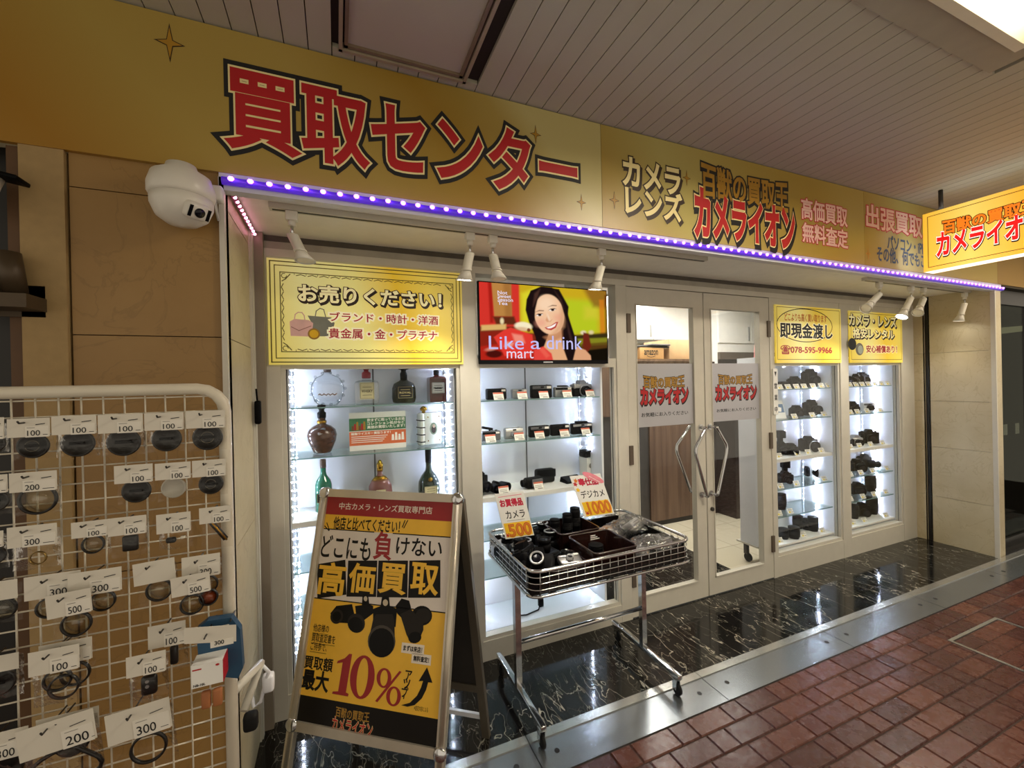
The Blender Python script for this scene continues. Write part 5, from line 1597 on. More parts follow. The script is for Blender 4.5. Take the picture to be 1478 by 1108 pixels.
g_slr(1254, 630, .865, W4, 'large brownish black DSLR', rz=-.7, w=.15, h=.105, ln=.06, lr=.038)
g_slr(1236, 675, .625, W4, 'black camera with broad lens', rz=-.4, w=.13, h=.085, ln=.06, lr=.034)
g_lens(1262, 672, .625, W4, 'black lens lying behind the price cards', r=.036, h=.13, lying=True, rz=1.0)
g_slr(1248, 672, .625, W4, 'black camera with raised finder at the middle', rz=-.5, w=.13, h=.095, ln=.04, lr=.03, y=YD + .07)
g_slr(1237, 712, .412, W4, 'low black camera with round lens', rz=-.5, w=.13, h=.085, ln=.05, lr=.034)
g_lens(1257, 705, .412, W4, 'tall flared black lens', r=.044, h=.14)
g_lens(1232, 755, .2, W4, 'black lens at the left end', r=.042, h=.115)
g_slr(1244, 752, .2, W4, 'black camera beside the upright lens', rz=-.5, w=.13, h=.10, ln=.05, lr=.034)
g_lens(1259, 745, .2, W4, 'tall black lens at the right', r=.046, h=.15)
tags([(1228, 555), (1237, 554), (1246, 553), (1255, 552), (1264, 551), (1274, 550), (1283, 549)], 1.405, W4, F + .066)
tags([(1229, 594), (1239, 592), (1253, 590), (1272, 588)], 1.165, W4)
tags([(1229, 644), (1242, 636), (1258, 634), (1275, 632)], .865, W4)
tags([(1229, 683), (1244, 680), (1261, 677), (1282, 673)], .625, W4)
tags([(1229, 718), (1247, 714), (1263, 710), (1280, 706)], .412, W4)
tags([(1233, 757), (1249, 753), (1280, 743)], .2, W4)
# ================================================================ A-frame sign board
yaw, tilt = -.632, .256
ex = V((math.cos(yaw), math.sin(yaw), 0))
nb = V((-math.sin(yaw), math.cos(yaw), 0))
up = V((0, 0, math.cos(tilt))) + nb * math.sin(tilt)
c0 = V((.0525, 1.627, .203))
PA = Plane(c0, ex, up)
W_, H_ = .64, .89
t = thing('sandwich_board', 'aluminium A-frame sign board with yellow and white poster standing on the black marble', 'sign board', (.17, 1.55, 0))
mat('aluminium', 'c6bdac', .33, .7, .05)
mat('board_dark', '2b2723', .6)
def rail_bar(mb, a, b, wd_, dp, m=0, off=0.0):
    a, b = V(a), V(b)
    d = (b - a).normalized()
    q = V((-d.y, d.x)) * wd_ / 2
    mb.prism([tuple(a + q), tuple(b + q), tuple(b - q), tuple(a - q)], PA, off - dp, off, m)
mb = MB()
bw = .032
h2 = bw / 2
leg_len = -.203 / math.cos(tilt)
for sx in (-1, 1):
    u = sx * (W_ / 2 - h2)
    mb.tube([PA.at(u, leg_len, -.012), PA.at(u, H_ - .02, -.012)], .016, 8)
    rail_bar(mb, (u, leg_len + .002), (u, H_ - bw), bw, .022)
rail_bar(mb, (-W_ / 2 + bw, h2), (W_ / 2 - bw, h2), bw, .022)
rail_bar(mb, (-W_ / 2 + .015, H_ - h2), (W_ / 2 - .015, H_ - h2), bw, .022)
mb.build('front_frame', 'aluminium', t, 'aluminium front frame')
for u, v in ((-W_ / 2 + .017, H_ - .017), (W_ / 2 - .017, H_ - .017), (-W_ / 2 + .017, .017), (W_ / 2 - .017, .017)):
    MB().lathe([(.024, -.02), (.024, .002), (.018, .006), (0, .007)], PA.at(u, v), PA.n, 18).build('corner_cap', 'chrome', t, 'chrome rounded corner')
MB().prism([(-W_ / 2 + bw - .004, bw - .004), (W_ / 2 - bw + .004, bw - .004), (W_ / 2 - bw + .004, H_ - bw + .004), (-W_ / 2 + bw - .004, H_ - bw + .004)], PA, -.016, -.012).build('backing', 'board_dark', t)
# rear leaf leaning the other way
foot = V((.555, 1.71, 0)) - V((0, 0, 0))
top = PA.at(W_ / 2 - h2, H_ - .02, -.04)
upr = (top - foot)
Lr = upr.length
upr = upr.normalized()
PR = Plane(foot - ex * (W_ - bw), ex, upr)
mb = MB()
for u in (0, W_ - bw):
    mb.prism([(u - h2, 0), (u + h2, 0), (u + h2, Lr), (u - h2, Lr)], PR, -.012, .012)
for v in (.22, Lr - .02):
    mb.prism([(h2, v - h2), (W_ - bw - h2, v - h2), (W_ - bw - h2, v + h2), (h2, v + h2)], PR, -.010, .010)
mb.build('rear_frame', mat('aluminium_dark', '6f675a', .4, .6, .06), t)
MB().prism([(h2, .22), (W_ - bw - h2, .22), (W_ - bw - h2, Lr - .02), (h2, Lr - .02)], PR, -.004, .004).build('rear_panel', 'board_dark', t, 'dark rear panel')
for u in (.06, W_ - bw - .06):
    MB().tube([PR.at(u, Lr - .01, .02), PR.at(u, Lr + .012, .03), PA.at(u - W_ / 2, H_ - .02, -.02)], .008, 8).build('hinge', 'chrome', t)
vb = PR.uv((672, 1021))[1]
MB().prism([(h2, vb - .010), (W_ - bw - h2, vb - .010), (W_ - bw - h2, vb + .010), (h2, vb + .010)], PR, -.006, .006).build('spreader_bar', 'white_gloss', t, 'white lower cross bar')
# poster
PO = Plane(PA.at(0, 0, -.0095), ex, up)
def pa(x, y): return (400 + x / 4.616, 690 + y / 4.616)
def pb_(x, y): return (380 + x / 4.347, 870 + y / 4.347)
iu0, iu1, iv0, iv1 = -W_ / 2 + bw, W_ / 2 - bw, bw, H_ - bw
pc = ['poster_white', 'poster_red', 'poster_yellow', 'poster_black', 'poster_ink', 'poster_cream']
mat('poster_white', 'e3d9cf', .4, 0, .02); mat('poster_red', '9c1a1e', .4, 0, .04); mat('poster_yellow', 'f2bd36', .4, 0, .04)
mat('poster_black', '120e0a', .35, 0, .1, spec=.25); mat('poster_ink', '0f0b08', .4, 0, .05, spec=.25); mat('poster_cream', 'efe4d4', .4, 0, .02)
def vv(px): return PO.uv(px)[1]
y1_, y2_, y3_ = vv(pa(720, 262)), vv(pa(700, 362)), vv(pa(650, 842))
y4_ = vv(pb_(630, 645))
po = MB()
for (a, b, m) in ((y1_, iv1, 1), (y2_, y1_, 2), (y3_, y2_, 0), (y4_, y3_, 2), (iv0, y4_, 3)):
    po.prism([(iu0, a), (iu1, a), (iu1, b), (iu0, b)], PO, -.002, 0, m)
po.build('poster', pc, t, 'yellow white and black poster')
def rp(bl, tr): return rect_px(PO, bl, tr)
tx = MB()
def pt_(s, r, m, g=.012, off=.0004, **k): tx.text(s, PO, r, [(m, g, off)], **k)
pt_('中古カメラ・レンズ買取専門店', rp(pa(412, 205), pa(1035, 192)), 5, .012)
pt_('他店と比べてください！', rp(pa(372, 335), pa(822, 282)), 4, .02)
for sx, pts in ((1, ((318, 318), (345, 348))), (1, ((332, 298), (348, 345))), (1, ((870, 282), (845, 330))), (1, ((852, 282), (835, 325)))):
    tx.line(PO, [PO.uv(pa(*q)) for q in pts], .004, 4, .0004)
u_, v_ = PO.uv(pa(275, 372)), PO.uv(pa(645, 360))
tx.line(PO, [(iu0 + .004, y2_), (v_[0], y2_)], .004, 4, .0006)
tx.line(PO, [(PO.uv(pa(775, 355))[0], y2_), (iu1 - .004, y2_)], .004, 4, .0006)
tx.line(PO, [(iu0 + .004, y3_), (iu1 - .004, y3_)], .004, 4, .0006)
pt_('どこにも', rp(pa(288, 520), pa(632, 400)), 4, .014)
pt_('負', rp(pa(640, 535), pa(772, 362)), 1, .022)
pt_('けない', rp(pa(790, 505), pa(1102, 412)), 4, .014)
for k, (ch, q) in enumerate(zip('高価買取', (((268, 800), (268, 572), (455, 542), (462, 775)), ((462, 788), (474, 548), (668, 548), (660, 790)), ((664, 792), (676, 548), (872, 548), (868, 794)), ((872, 796), (882, 548), (1088, 545), (1088, 796))))):
    P4 = [PO.uv(pa(*p)) for p in q]
    tx.polyuv(PO, P4, 4, .0004)
    us, vs_ = [p[0] for p in P4], [p[1] for p in P4]
    a = (min(us) + .016, min(vs_) + .020, max(us) - .016, max(vs_) - .018)
    tx.text(ch, PO, a, [(2, .026, .0010)])
for k, (s, l, r) in enumerate((('他店様の', (312, 175), (415, 140)), ('買取査定書を', (302, 238), (455, 205)), ('ご持参で、', (295, 292), (402, 255)))):
    rr = rp(pb_(*l), pb_(*r))
    pt_(s, rr, 4, .01)
    tx.line(PO, [(rr[0], rr[1] - .006), (rr[2], rr[1] - .006)], .0015, 4, .0004)
pt_('買取額', rp(pb_(255, 405), pb_(440, 352)), 4, .024)
pt_('最大', rp(pb_(238, 532), pb_(416, 438)), 4, .034)
tx.poly(PO, [pb_(*q) for q in ((462, 378), (468, 362), (512, 346), (540, 318), (558, 320), (519, 560), (536, 570), (532, 586), (432, 568), (436, 554), (470, 553), (499, 372))], 1, .0006)
def oval(cx, cy, rx, ry, ix, iy, sl, m, off):
    P = []
    for i in range(29):
        a = 2 * PI * i / 28
        P.append([PO.uv(pb_(cx + A_ * math.cos(a) - sl * B__ * math.sin(a), cy + B__ * math.sin(a) + .16 * A_ * math.cos(a))) for A_, B__ in ((rx, ry), (ix, iy))])
    for i in range(28): tx.polyuv(PO, [P[i][0], P[i + 1][0], P[i + 1][1], P[i][1]], m, off)
oval(622, 465, 76, 137, 34, 120, .12, 1, .0006)
oval(758, 470, 46, 62, 23, 50, .10, 1, .0006)
oval(818, 585, 46, 62, 23, 50, .10, 1, .0006)
tx.poly(PO, [pb_(*q) for q in ((855, 425), (868, 432), (716, 622), (702, 614))], 1, .0007)
for k, ch in enumerate('アップ'):
    c = PO.uv(pb_(912 - 12 * k, 455 + 52 * k))
    pt_(ch, (c[0] - .013, c[1] - .016, c[0] + .013, c[1] + .016), 4, .02)
tx.line(PO, [PO.uv(pb_(885, 575)), PO.uv(pb_(881, 598))], .004, 4, .0004)
ar = [pb_(*q) for q in ((865, 640), (920, 625), (965, 580), (990, 530), (1003, 488), (975, 490), (1028, 402), (1062, 500), (1035, 497), (1022, 545), (995, 598), (950, 640), (905, 650))]
tx.poly(PO, ar, 4, .0006)
for s, q in (('まずは来店！', ((865, 265), (1012, 310))), ('無料査定！', ((928, 328), (1055, 375)))):
    (x0, y0), (x1, y1) = q
    a, b = PO.uv(pb_(x0, y1)), PO.uv(pb_(x1, y0))
    tx.polyuv(PO, [(a[0], a[1]), (b[0], a[1]), (b[0], b[1]), (a[0], b[1])], 5, .0004)
    pt_(s, (a[0] + .008, a[1] + .008, b[0] - .008, b[1] - .008), 4, .03, .0008)
pt_('※査定内容による', rp(pb_(945, 672), pb_(1035, 655)), 4, .0)
tx.build('lettering', pc, t, 'black red and yellow poster lettering')
tx = MB()
logo(tx, PO, rp(pb_(452, 712), pb_(668, 690)), rp(pb_(428, 795), pb_(688, 763)), [(0, .05, .0004), (1, .018, .0008)], [(2, .05, .0004), (3, .02, .0008)], .002, .06)
tx.build('shop_name', ['ink', 'ink_gold', 'ink_cream', 'ink_red'], t, 'gold and red shop name')
# printed cameras on the poster
cm = MB()
def pl_ell(cx, cy, rx, ry, m, off, a=0.0):
    cm.polyuv(PO, [PO.uv(pa(cx + rx * math.cos(2 * PI * i / 22) * math.cos(a) - ry * math.sin(2 * PI * i / 22) * math.sin(a), cy + rx * math.cos(2 * PI * i / 22) * math.sin(a) + ry * math.sin(2 * PI * i / 22) * math.cos(a))) for i in range(22)], m, off)
def pq(pts, m, off): cm.poly(PO, [pa(*q) for q in pts], m, off)
pq(((395, 850), (500, 838), (520, 930), (470, 965), (385, 960), (355, 900)), 0, .0005)
pl_ell(398, 920, 42, 50, 1, .0007, .3); pl_ell(398, 920, 28, 34, 0, .0009, .3)
pq(((520, 850), (565, 845), (570, 770), (605, 765), (615, 840), (640, 850), (640, 900), (560, 960), (530, 940)), 0, .0006)
pl_ell(528, 965, 58, 65, 1, .0008, -.2); pl_ell(524, 975, 48, 52, 0, .0010, -.2)
pl_ell(590, 802, 12, 17, 3, .0010)
pq(((640, 870), (690, 850), (700, 785), (745, 785), (752, 850), (800, 870), (790, 990), (640, 990)), 0, .0007)
pl_ell(722, 828, 17, 22, 3, .0010)
pq(((640, 940), (660, 905), (770, 905), (782, 950), (785, 1080), (610, 1080)), 1, .0009)
pl_ell(697, 1085, 92, 108, 2, .0011); pl_ell(697, 1095, 84, 98, 0, .0013)
pq(((790, 850), (830, 800), (880, 815), (890, 850), (900, 900), (850, 950), (800, 900)), 0, .0006)
pq(((820, 905), (890, 870), (975, 960), (975, 1010), (945, 1080), (890, 1095), (862, 1040)), 1, .0008)
pl_ell(918, 1060, 44, 38, 0, .0010, -.3)
pl_ell(965, 915, 68, 66, 0, .0005); pl_ell(975, 915, 52, 50, 1, .0007)
cm.build('camera_picture', [mat('print_black', '0a0908', .4, spec=.2), mat('print_dark', '25211d', .35, spec=.2), mat('print_grey', '4a443d', .3, spec=.25), mat('print_light', 'cdbfa4', .4)], t, 'printed row of five cameras with big lenses')

# ================================================================ wire wagon of bargain goods
bx0, bx1, by0, by1, bz0, bz1 = .688, 1.522, 1.512, 2.036, .648, .748
t = thing('wire_wagon', 'chrome wire basket wagon on casters in front of the second window', 'wagon', (1.105, 1.80, 0))
mb = MB()
def ring(z, r, o=0.0, cr=.05):
    mb.tube([(x, y, z) for x, y in rrect(bx0 - o, by0 - o, bx1 + o, by1 + o, cr, 5)], r, 8, 0, True)
ring(bz1, .0075)
for z in (.722, .697, .672): ring(z, .0022)
ring(bz0, .006, .004)
n = 20
for k in range(1, n):
    x = bx0 + (bx1 - bx0) * k / n
    for y in (by0, by1): mb.tube([(x, y, bz0), (x, y, bz1)], .0015, 5)
    mb.tube([(x, by0, bz0), (x, by1, bz0)], .0015, 5)
for k in range(1, 12):
    y = by0 + (by1 - by0) * k / 12
    for x in (bx0, bx1): mb.tube([(x, y, bz0), (x, y, bz1)], .0015, 5)
    mb.tube([(bx0, y, bz0), (bx1, y, bz0)], .0015, 5)
mb.build('basket', 'chrome', t, 'chrome wire basket')
mb = MB()
i_ = .006
for q in ((bx0 + i_, by0 + i_, bz0 + .004, bx1 - i_, by1 - i_, bz0 + .008), (bx0 + .04, by0 + i_, bz0 + .008, bx1 - .03, by0 + i_ + .003, .722), (bx0 + .04, by1 - i_ - .003, bz0 + .008, bx1 - .03, by1 - i_, .722), (bx0 + i_, by0 + .04, bz0 + .008, bx0 + i_ + .003, by1 - .04, .722), (bx1 - i_ - .003, by0 + .04, bz0 + .008, bx1 - i_, by1 - .04, .722)):
    mb.box(*q)
mb.build('liner', mat('liner_black', '130f0f', .25, 0, .2), t, 'dark inner liner')
for sx in (.745, 1.463):
    MB().box(sx - .014, 1.785, .10, sx + .014, 1.813, bz0).build('upright', 'chrome', t)
    MB().rbox((sx, 1.80, .092), (.026, .52, .024), .003).build('foot_bar', 'chrome', t)
MB().tube([(.745, 1.80, .30), (1.463, 1.80, .30)], .011, 10).build('cross_bar', 'chrome', t)
mb = MB()
for x in (.80, 1.0, 1.2, 1.40): mb.box(x - .012, by0 + .02, bz0 - .018, x + .012, by1 - .02, bz0 - .006)
mb.box(.745, 1.788, bz0 - .03, 1.463, 1.812, bz0 - .018).build('under_bar', 'steel_dark', t)
for x, y in ((.745, 1.568), (.745, 2.035), (1.463, 1.568), (1.463, 2.03)):
    c = MB()
    for s in (-1, 1): c.prism([(x + s * .011 - .0015, .028), (x + s * .011 + .0015, .028), (x + s * .011 + .0015, .078), (x + s * .011 - .0015, .078)], PY(y), -.012, .014)
    c.lathe([(.008, .076), (.008, .082)], (x, y, 0), n=12).box(x - .013, y - .012, .074, x + .013, y + .012, .078)
    c = c.build('caster_fork', 'chrome', t)
    MB().lathe([(.022, -.008), (.027, -.006), (.028, 0), (.027, .006), (.022, .008)], (x, y - .008, .029), (1, 0, 0), 22).build('wheel', 'black_rubber', c)
# brown trays
mat('tray_brown', '26130f', .22, 0, .15, coat=.3)
def tray(label, x0, y0, x1, y1, z0, z1, words_=True):
    t = thing('plastic_tray', label, 'tray', ((x0 + x1) / 2, (y0 + y1) / 2, z0), 0, 'brown trays in the wagon')
    mb = MB()
    o, i = rrect(x0, y0, x1, y1, .02, 3), rrect(x0 + .006, y0 + .006, x1 - .006, y1 - .006, .016, 3)
    ob = rrect(x0 + .012, y0 + .012, x1 - .012, y1 - .012, .016, 3)
    ib = rrect(x0 + .017, y0 + .017, x1 - .017, y1 - .017, .014, 3)
    k = len(o)
    vs = [(*p, z0) for p in ob] + [(*p, z1) for p in o] + [(*p, z1) for p in i] + [(*p, z0 + .004) for p in ib]
    fs = [(r * k + j, r * k + (j + 1) % k, (r + 1) * k + (j + 1) % k, (r + 1) * k + j) for r in range(3) for j in range(k)] + [tuple(range(k)), tuple(range(3 * k, 4 * k))]
    mb.add(vs, fs).tube([(*p, z1) for p in rrect(x0 + .002, y0 + .002, x1 - .002, y1 - .002, .02, 3)], .005, 6, 0, True)
    mb.build('basin', 'tray_brown', t)
    if words_:
        m = MB()
        xc = (x0 + x1) / 2
        for k in range(6): m.box(xc - .03 + .01 * k, y0 + .0045, (z0 + z1) / 2 + .022, xc - .024 + .01 * k, y0 + .006, (z0 + z1) / 2 + .030)
        for k in range(3): m.box(xc + .01, y1 - .0115, z1 - .034 + .009 * k, xc + .06 - .012 * k, y1 - .0095, z1 - .030 + .009 * k)
        m.build('print', 'ink_white', t)
    return t
zf = bz0 + .0085
tray('brown plastic tray holding upright lenses at the back of the wagon', .985, 1.80, 1.215, 2.02, zf, .757, False)
tray('brown plastic tray with one loose lens in the front middle of the wagon', 1.005, 1.535, 1.235, 1.775, zf, .757)
tray('low brown plastic tray of small cameras in the front left of the wagon', .795, 1.545, .995, 1.72, zf, .715, False)
GW = 'second-hand goods in the wagon'
def wl(px, z): 
    h = on_z(px, z)
    return h.x, h.y
for (px, z, r, h, lab) in (((800, 758), .663, .028, .105, 'short black lens standing left in the rear brown tray'), ((815, 745), .663, .027, .150, 'tallest black lens standing at the rear of the rear brown tray'), ((819, 756), .663, .027, .125, 'tall black lens standing at the front of the rear brown tray')):
    x, y = wl(px, .74)
    lens('camera_lens', lab, (min(1.18, max(1.02, x)), min(1.98, max(1.84, y)), z), r, h, group=GW)
lens('camera_lens', 'loose short lens with a bright mount lying in the front middle brown tray', (1.12, 1.705, .6625), .036, .055, group=GW)
lens('camera_lens', 'short chrome mounted lens lying at the right of the rear brown tray', (1.165, 1.875, .6625), .030, .04, group=GW)
def wslr(px, z, lab, rz, pitch, silver=False, h=.085, ln=.04, lz=.72, w=.135, top=None):
    x, y = wl(px, lz)
    x, y = max(bx0 + .075, x), min(by1 - .06, max(by0 + .075, y))
    o = slr('slr_camera', lab, 'camera', (x, y, z), rz, w, h, ln, .03, 'black_satin', top, top is None, group=GW)
    o.rotation_euler = (pitch, 0, rz)
    if silver:
        MB().lathe([(.026, ln * .98), (.031, ln * 1.0), (.031, ln * 1.06), (.024, ln * 1.08), (.022, ln), (.026, ln * .98)], (0, -.024, h * .47), (0, -1, 0), 20).build('mount_ring', 'silver', o, 'silver ring', local=True)
    return o
UP = -PI / 2
wslr((722, 790), .690, 'black SLR lying face up beside the yen five hundred card', .3, UP, True, top='silver')
wslr((745, 797), .690, 'black SLR lying face up with a knobbed lens below the yen five hundred card', -.4, UP, False, ln=.055)
wslr((768, 792), .690, 'black SLR lying face up with a silver ring in the middle left of the wagon', .5, UP, True, top='silver')
wslr((788, 765), .690, 'black SLR with a silver ring by the left rear corner of the wagon', .2, UP, True)
wslr((797, 780), .690, 'black SLR with a wide silver lens ring left of the middle trays', -.2, UP, True)
wslr((764, 808), .690, 'black boxy camera standing tilted in the left half of the wagon', .7, -.4, False, ln=.03)
wslr((760, 822), .690, 'black SLR heaped in the front left corner of the wagon', -.6, -.9, True)
wslr((793, 801), .700, 'black SLR with a round cap facing up in the low front tray', .15, UP, False, ln=.06)
x, y = wl((826, 800), .72)
compact('compact_camera', 'black compact camera with a clear window in the low front tray', (min(x, .95), y, .70), .4, .11, .06, .034, group=GW).rotation_euler = (UP, 0, .4)
x, y = wl((818, 812), .72)
compact('compact_camera', 'silver compact camera lying in the low front tray', (.93, 1.60, .70), -.1, .105, .058, .03, 'silver', 'silver', group=GW).rotation_euler = (UP * .8, 0, -.1)
# clear bags with small digital cameras
def bag_mesh(w, d, h, seed):
    rnd = random.Random(seed)
    mb = MB()
    N = 14
    vs, fs = [], []
    for sgn in (1, -1):
        for i in range(N + 1):
            for j in range(N + 1):
                u, v = i / N * 2 - 1, j / N * 2 - 1
                e = max(0, (1 - abs(u) ** 2.2) * (1 - abs(v) ** 2.2)) ** .55
                z = h * .5 + sgn * h * .5 * e + rnd.uniform(-1, 1) * .006 * (1 if sgn > 0 else .3)
                vs.append((u * w / 2 * (1 + rnd.uniform(-.05, .05)), v * d / 2 * (1 + rnd.uniform(-.05, .05)), max(.001, z)))
    M_ = (N + 1) ** 2
    for b in (0, M_):
        for i in range(N):
            for j in range(N):
                k = b + i * (N + 1) + j
                fs.append((k, k + 1, k + N + 2, k + N + 1))
    return mb.add(vs, fs, 0, True)
mat('phone_grey', '84888a', .3, .3, .06)
for k, (px, w, d, h, rz, col, lab) in enumerate((
        ((868, 762), .17, .12, .07, .3, 'silver', 'clear bag with a silver camera behind the front middle tray'),
        ((905, 755), .19, .13, .075, -.3, 'black_satin', 'clear bag with a black camera and white slip at the rear of the bagged goods'),
        ((940, 752), .18, .13, .10, .5, 'silver', 'puffed clear bag rising at the right rear rim of the wagon'),
        ((918, 783), .17, .13, .065, .6, 'phone_grey', 'clear bag with a grey screened camera in the front right of the wagon'),
        ((940, 780), .18, .13, .08, -.5, 'steel_dark', 'clear bag with a dark grey camera propped at the front right of the wagon'),
        ((962, 776), .19, .14, .06, .2, 'silver', 'clear bag with a silver camera at the right end of the wagon'))):
    x, y = wl(px, .73)
    x, y = min(1.43, max(1.31, x)), min(1.95, max(1.61, y))
    t = thing('bagged_camera', lab, 'bagged camera', (x, y, zf + .004 + .012 * (k % 3)), rz, 'clear bags of digital cameras in the wagon')
    c = MB().rbox((0, 0, h * .5), (.10, .03, .062), .008, 0, RX(.9 + .2 * (k % 2)), 3).build('camera', col, t, local=True)
    MB().obox((.004, 0, h * .5) + V((0, 0, 0)) if False else V((.004, -.012, h * .5 + .011)), (.062, .002, .042), RX(.9 + .2 * (k % 2))).build('screen', 'lens_glass', c, local=True)
    bag_mesh(w, d, h, k).build('bag', 'clear_film', t, 'crinkled clear plastic bag', local=True)
    if k == 1: MB().rbox((.03, -.02, h * .92), (.035, .03, .001), .0004, 0, RX(.5)).build('slip', 'paper', t, local=True)
# price cards in the wagon
def price_card(name, label, quad, y, lines, px0):
    pl = PY(y)
    Q = [pl.uv(q) for q in quad]          # tl tr br bl
    ex_ = V((Q[1][0] - Q[0][0], 0, Q[1][1] - Q[0][1]))
    P_ = Plane(V((Q[3][0], y, Q[3][1])), V((Q[2][0] - Q[3][0], 0, Q[2][1] - Q[3][1])), V((Q[0][0] - Q[3][0], 0, Q[0][1] - Q[3][1])) + V((0, .02, 0)))
    w = (V(Q[2]) - V(Q[3])).length
    h = (V(Q[0]) - V(Q[3])).length
    P_.ey = (V((Q[0][0] - Q[3][0], .02, Q[0][1] - Q[3][1]))).normalized()
    P_.n = P_.ex.cross(P_.ey).normalized()
    base = P_.at(w / 2, 0)
    t = thing(name, label, 'price card', base, 0, None)
    MB().prism([(0, 0), (w, 0), (w, h), (0, h)], P_, -.003, 0).build('card', 'paper', t)
    mb = MB()
    lines(mb, P_, w, h)
    mb.build('lettering', ['ink', 'ink_red', 'ink_yellow', 'ink_orange', mat('card_pink', 'e88a9a', .5), 'ink_crimson', 'ink_grey', 'ink_white'], t)
    return t
def card_a(mb, P_, w, h):
    mb.polyuv(P_, [(w * .05, h * .03), (w * .97, h * .03), (w * .97, h * .34), (w * .05, h * .34)], 2, .0004)
    mb.text('500', P_, (w * .18, h * .04, w * .94, h * .30), [(2, .08, .0006), (1, .035, .0008), (3, .012, .0010)])
    mb.text('¥', P_, (w * .05, h * .04, w * .15, h * .12), [(1, .03, .0006)])
    mb.text('カメラ', P_, (w * .20, h * .43, w * .86, h * .60), [(0, .015, .0004)])
    mb.text('お買得品', P_, (w * .10, h * .70, w * .88, h * .86), [(5, .05, .0004)])
    mb.line(P_, [(w * .2, h * .385), (w * .8, h * .385)], .002, 6, .0004)
    mb.line(P_, [(w * .1, h * .92), (w * .9, h * .94)], .003, 4, .0004)
def card_b(mb, P_, w, h):
    mb.polyuv(P_, [(w * .07, h * .03), (w * .95, h * .03), (w * .95, h * .36), (w * .07, h * .36)], 2, .0004)
    mb.text('1000', P_, (w * .22, h * .06, w * .95, h * .34), [(2, .08, .0006), (1, .03, .0008), (3, .010, .0010)])
    mb.text('¥', P_, (w * .09, h * .06, w * .19, h * .14), [(1, .03, .0006)])
    mb.text('デジカメ', P_, (w * .14, h * .45, w * .90, h * .63), [(0, .015, .0004)])
    mb.text('奉仕品', P_, (w * .20, h * .75, w * .82, h * .92), [(5, .05, .0004)])
    for cx, cy, m in ((.08, .80, 1), (.13, .88, 3), (.10, .66, 2)):
        mb.polyuv(P_, [(w * cx + w * .08 * (1, .5)[i % 2] * math.cos(PI * i / 5), h * cy + w * .08 * (1, .5)[i % 2] * math.sin(PI * i / 5)) for i in range(10)], m, .0006)
    mb.polyuv(P_, [(w * .72 + w * .30 * math.cos(2 * PI * i / 16), h * .92 + h * .10 * math.sin(2 * PI * i / 16) - (w * .3 * math.cos(2 * PI * i / 16)) * .5) for i in range(16)], 4, .0014)
    for k in range(3): mb.line(P_, [(w * (.60 + .1 * k), h * (.96 - .06 * k)), (w * (.68 + .1 * k), h * (.92 - .06 * k))], .003, 7, .0018)
price_card('price_card', 'white hand-lettered card priced five hundred yen leaning at the left of the wagon', ((716, 714), (758, 708), (771, 772), (730, 778)), 1.80, card_a, None)
price_card('price_card', 'white hand-lettered card priced one thousand yen at the rear middle of the wagon', ((825, 688), (873, 684), (887, 741), (844, 747)), 1.97, card_b, None)
# ================================================================ wire mesh rack with bagged accessories
YR = 1.23
P_R = PY(YR)
t = thing('mesh_rack', 'white wire mesh display rack hung with bagged accessories at the left', 'rack', (-.62, YR, 0))
xr, zt, xl = -.257, 1.503, -1.02
mb = MB()
r_ = .0135
cr = .055
pts = [(xr, YR, .03), (xr, YR, zt - cr)] + [(xr - cr + cr * math.cos(a), YR, zt - cr + cr * math.sin(a)) for a in (PI / 8, PI / 4, 3 * PI / 8)] + [(xr - cr, YR, zt), (xl + cr, YR, zt)] + [(xl + cr - cr * math.sin(a), YR, zt - cr + cr * math.cos(a)) for a in (PI / 8, PI / 4, 3 * PI / 8)] + [(xl, YR, zt - cr), (xl, YR, .03)]
mb.tube(pts, r_, 12)
for x in (xr, xl): mb.tube([(x, YR - .22, .018), (x, YR + .22, .018)], .013, 10)
mb.build('frame', mat('rack_white', 'd8d0be', .35, 0, .03), t)
mb = MB()
g = .0376
z = zt - .012
k = 0
mz0 = .12
x = on_y((294, 580), YR).x
xs2 = []
while x > xl + .01:
    xs2.append(x)
    x -= g
for x in xs2: mb.tube([(x, YR, mz0), (x, YR, zt - .013)], .0019, 5)
zz = [zt - .018]
q = on_y((235, 595), YR).z
while q > mz0:
    zz.append(q)
    q -= .0376 * 1.0
for z in zz: mb.tube([(xl + .005, YR + .003, z), (xr - .005, YR + .003, z)], .0019, 5)
mb.build('mesh_grid', 'rack_white', t)
mb = MB().tube([(xr + .03, YR + .05, .84), (xr + .012, YR + .03, .72)], .010, 10).tube([(xr, YR, .86), (xr + .03, YR + .05, .84)], .006, 8)
mb = MB()
A, B = on_y((376, 957), YR + .14), on_y((352, 1026), YR + .06)
mb.tube([(xr, YR, A.z + .02), A, B], .011, 10)
mb.build('side_arm', 'white_metal', t, 'white slanted side arm')
C = on_y((362, 1040), YR + .06)
MB().rbox(C, (.034, .03, .045), .010, seg=3).build('arm_end', 'black_rubber', t, 'black rubber arm end')
mb = MB()
D = on_y((383, 985), YR + .16)
mb.tube([A, A + V((.02, .0, -.03)), D, D + V((-.012, 0, -.05)), D + V((-.03, 0, -.06)), D + V((-.034, 0, -.02))], .005, 8)
mb.rbox(D + V((.008, 0, .0)), (.03, .03, .05), .008)
mb.build('clip', 'white_gloss', t, 'white clip')
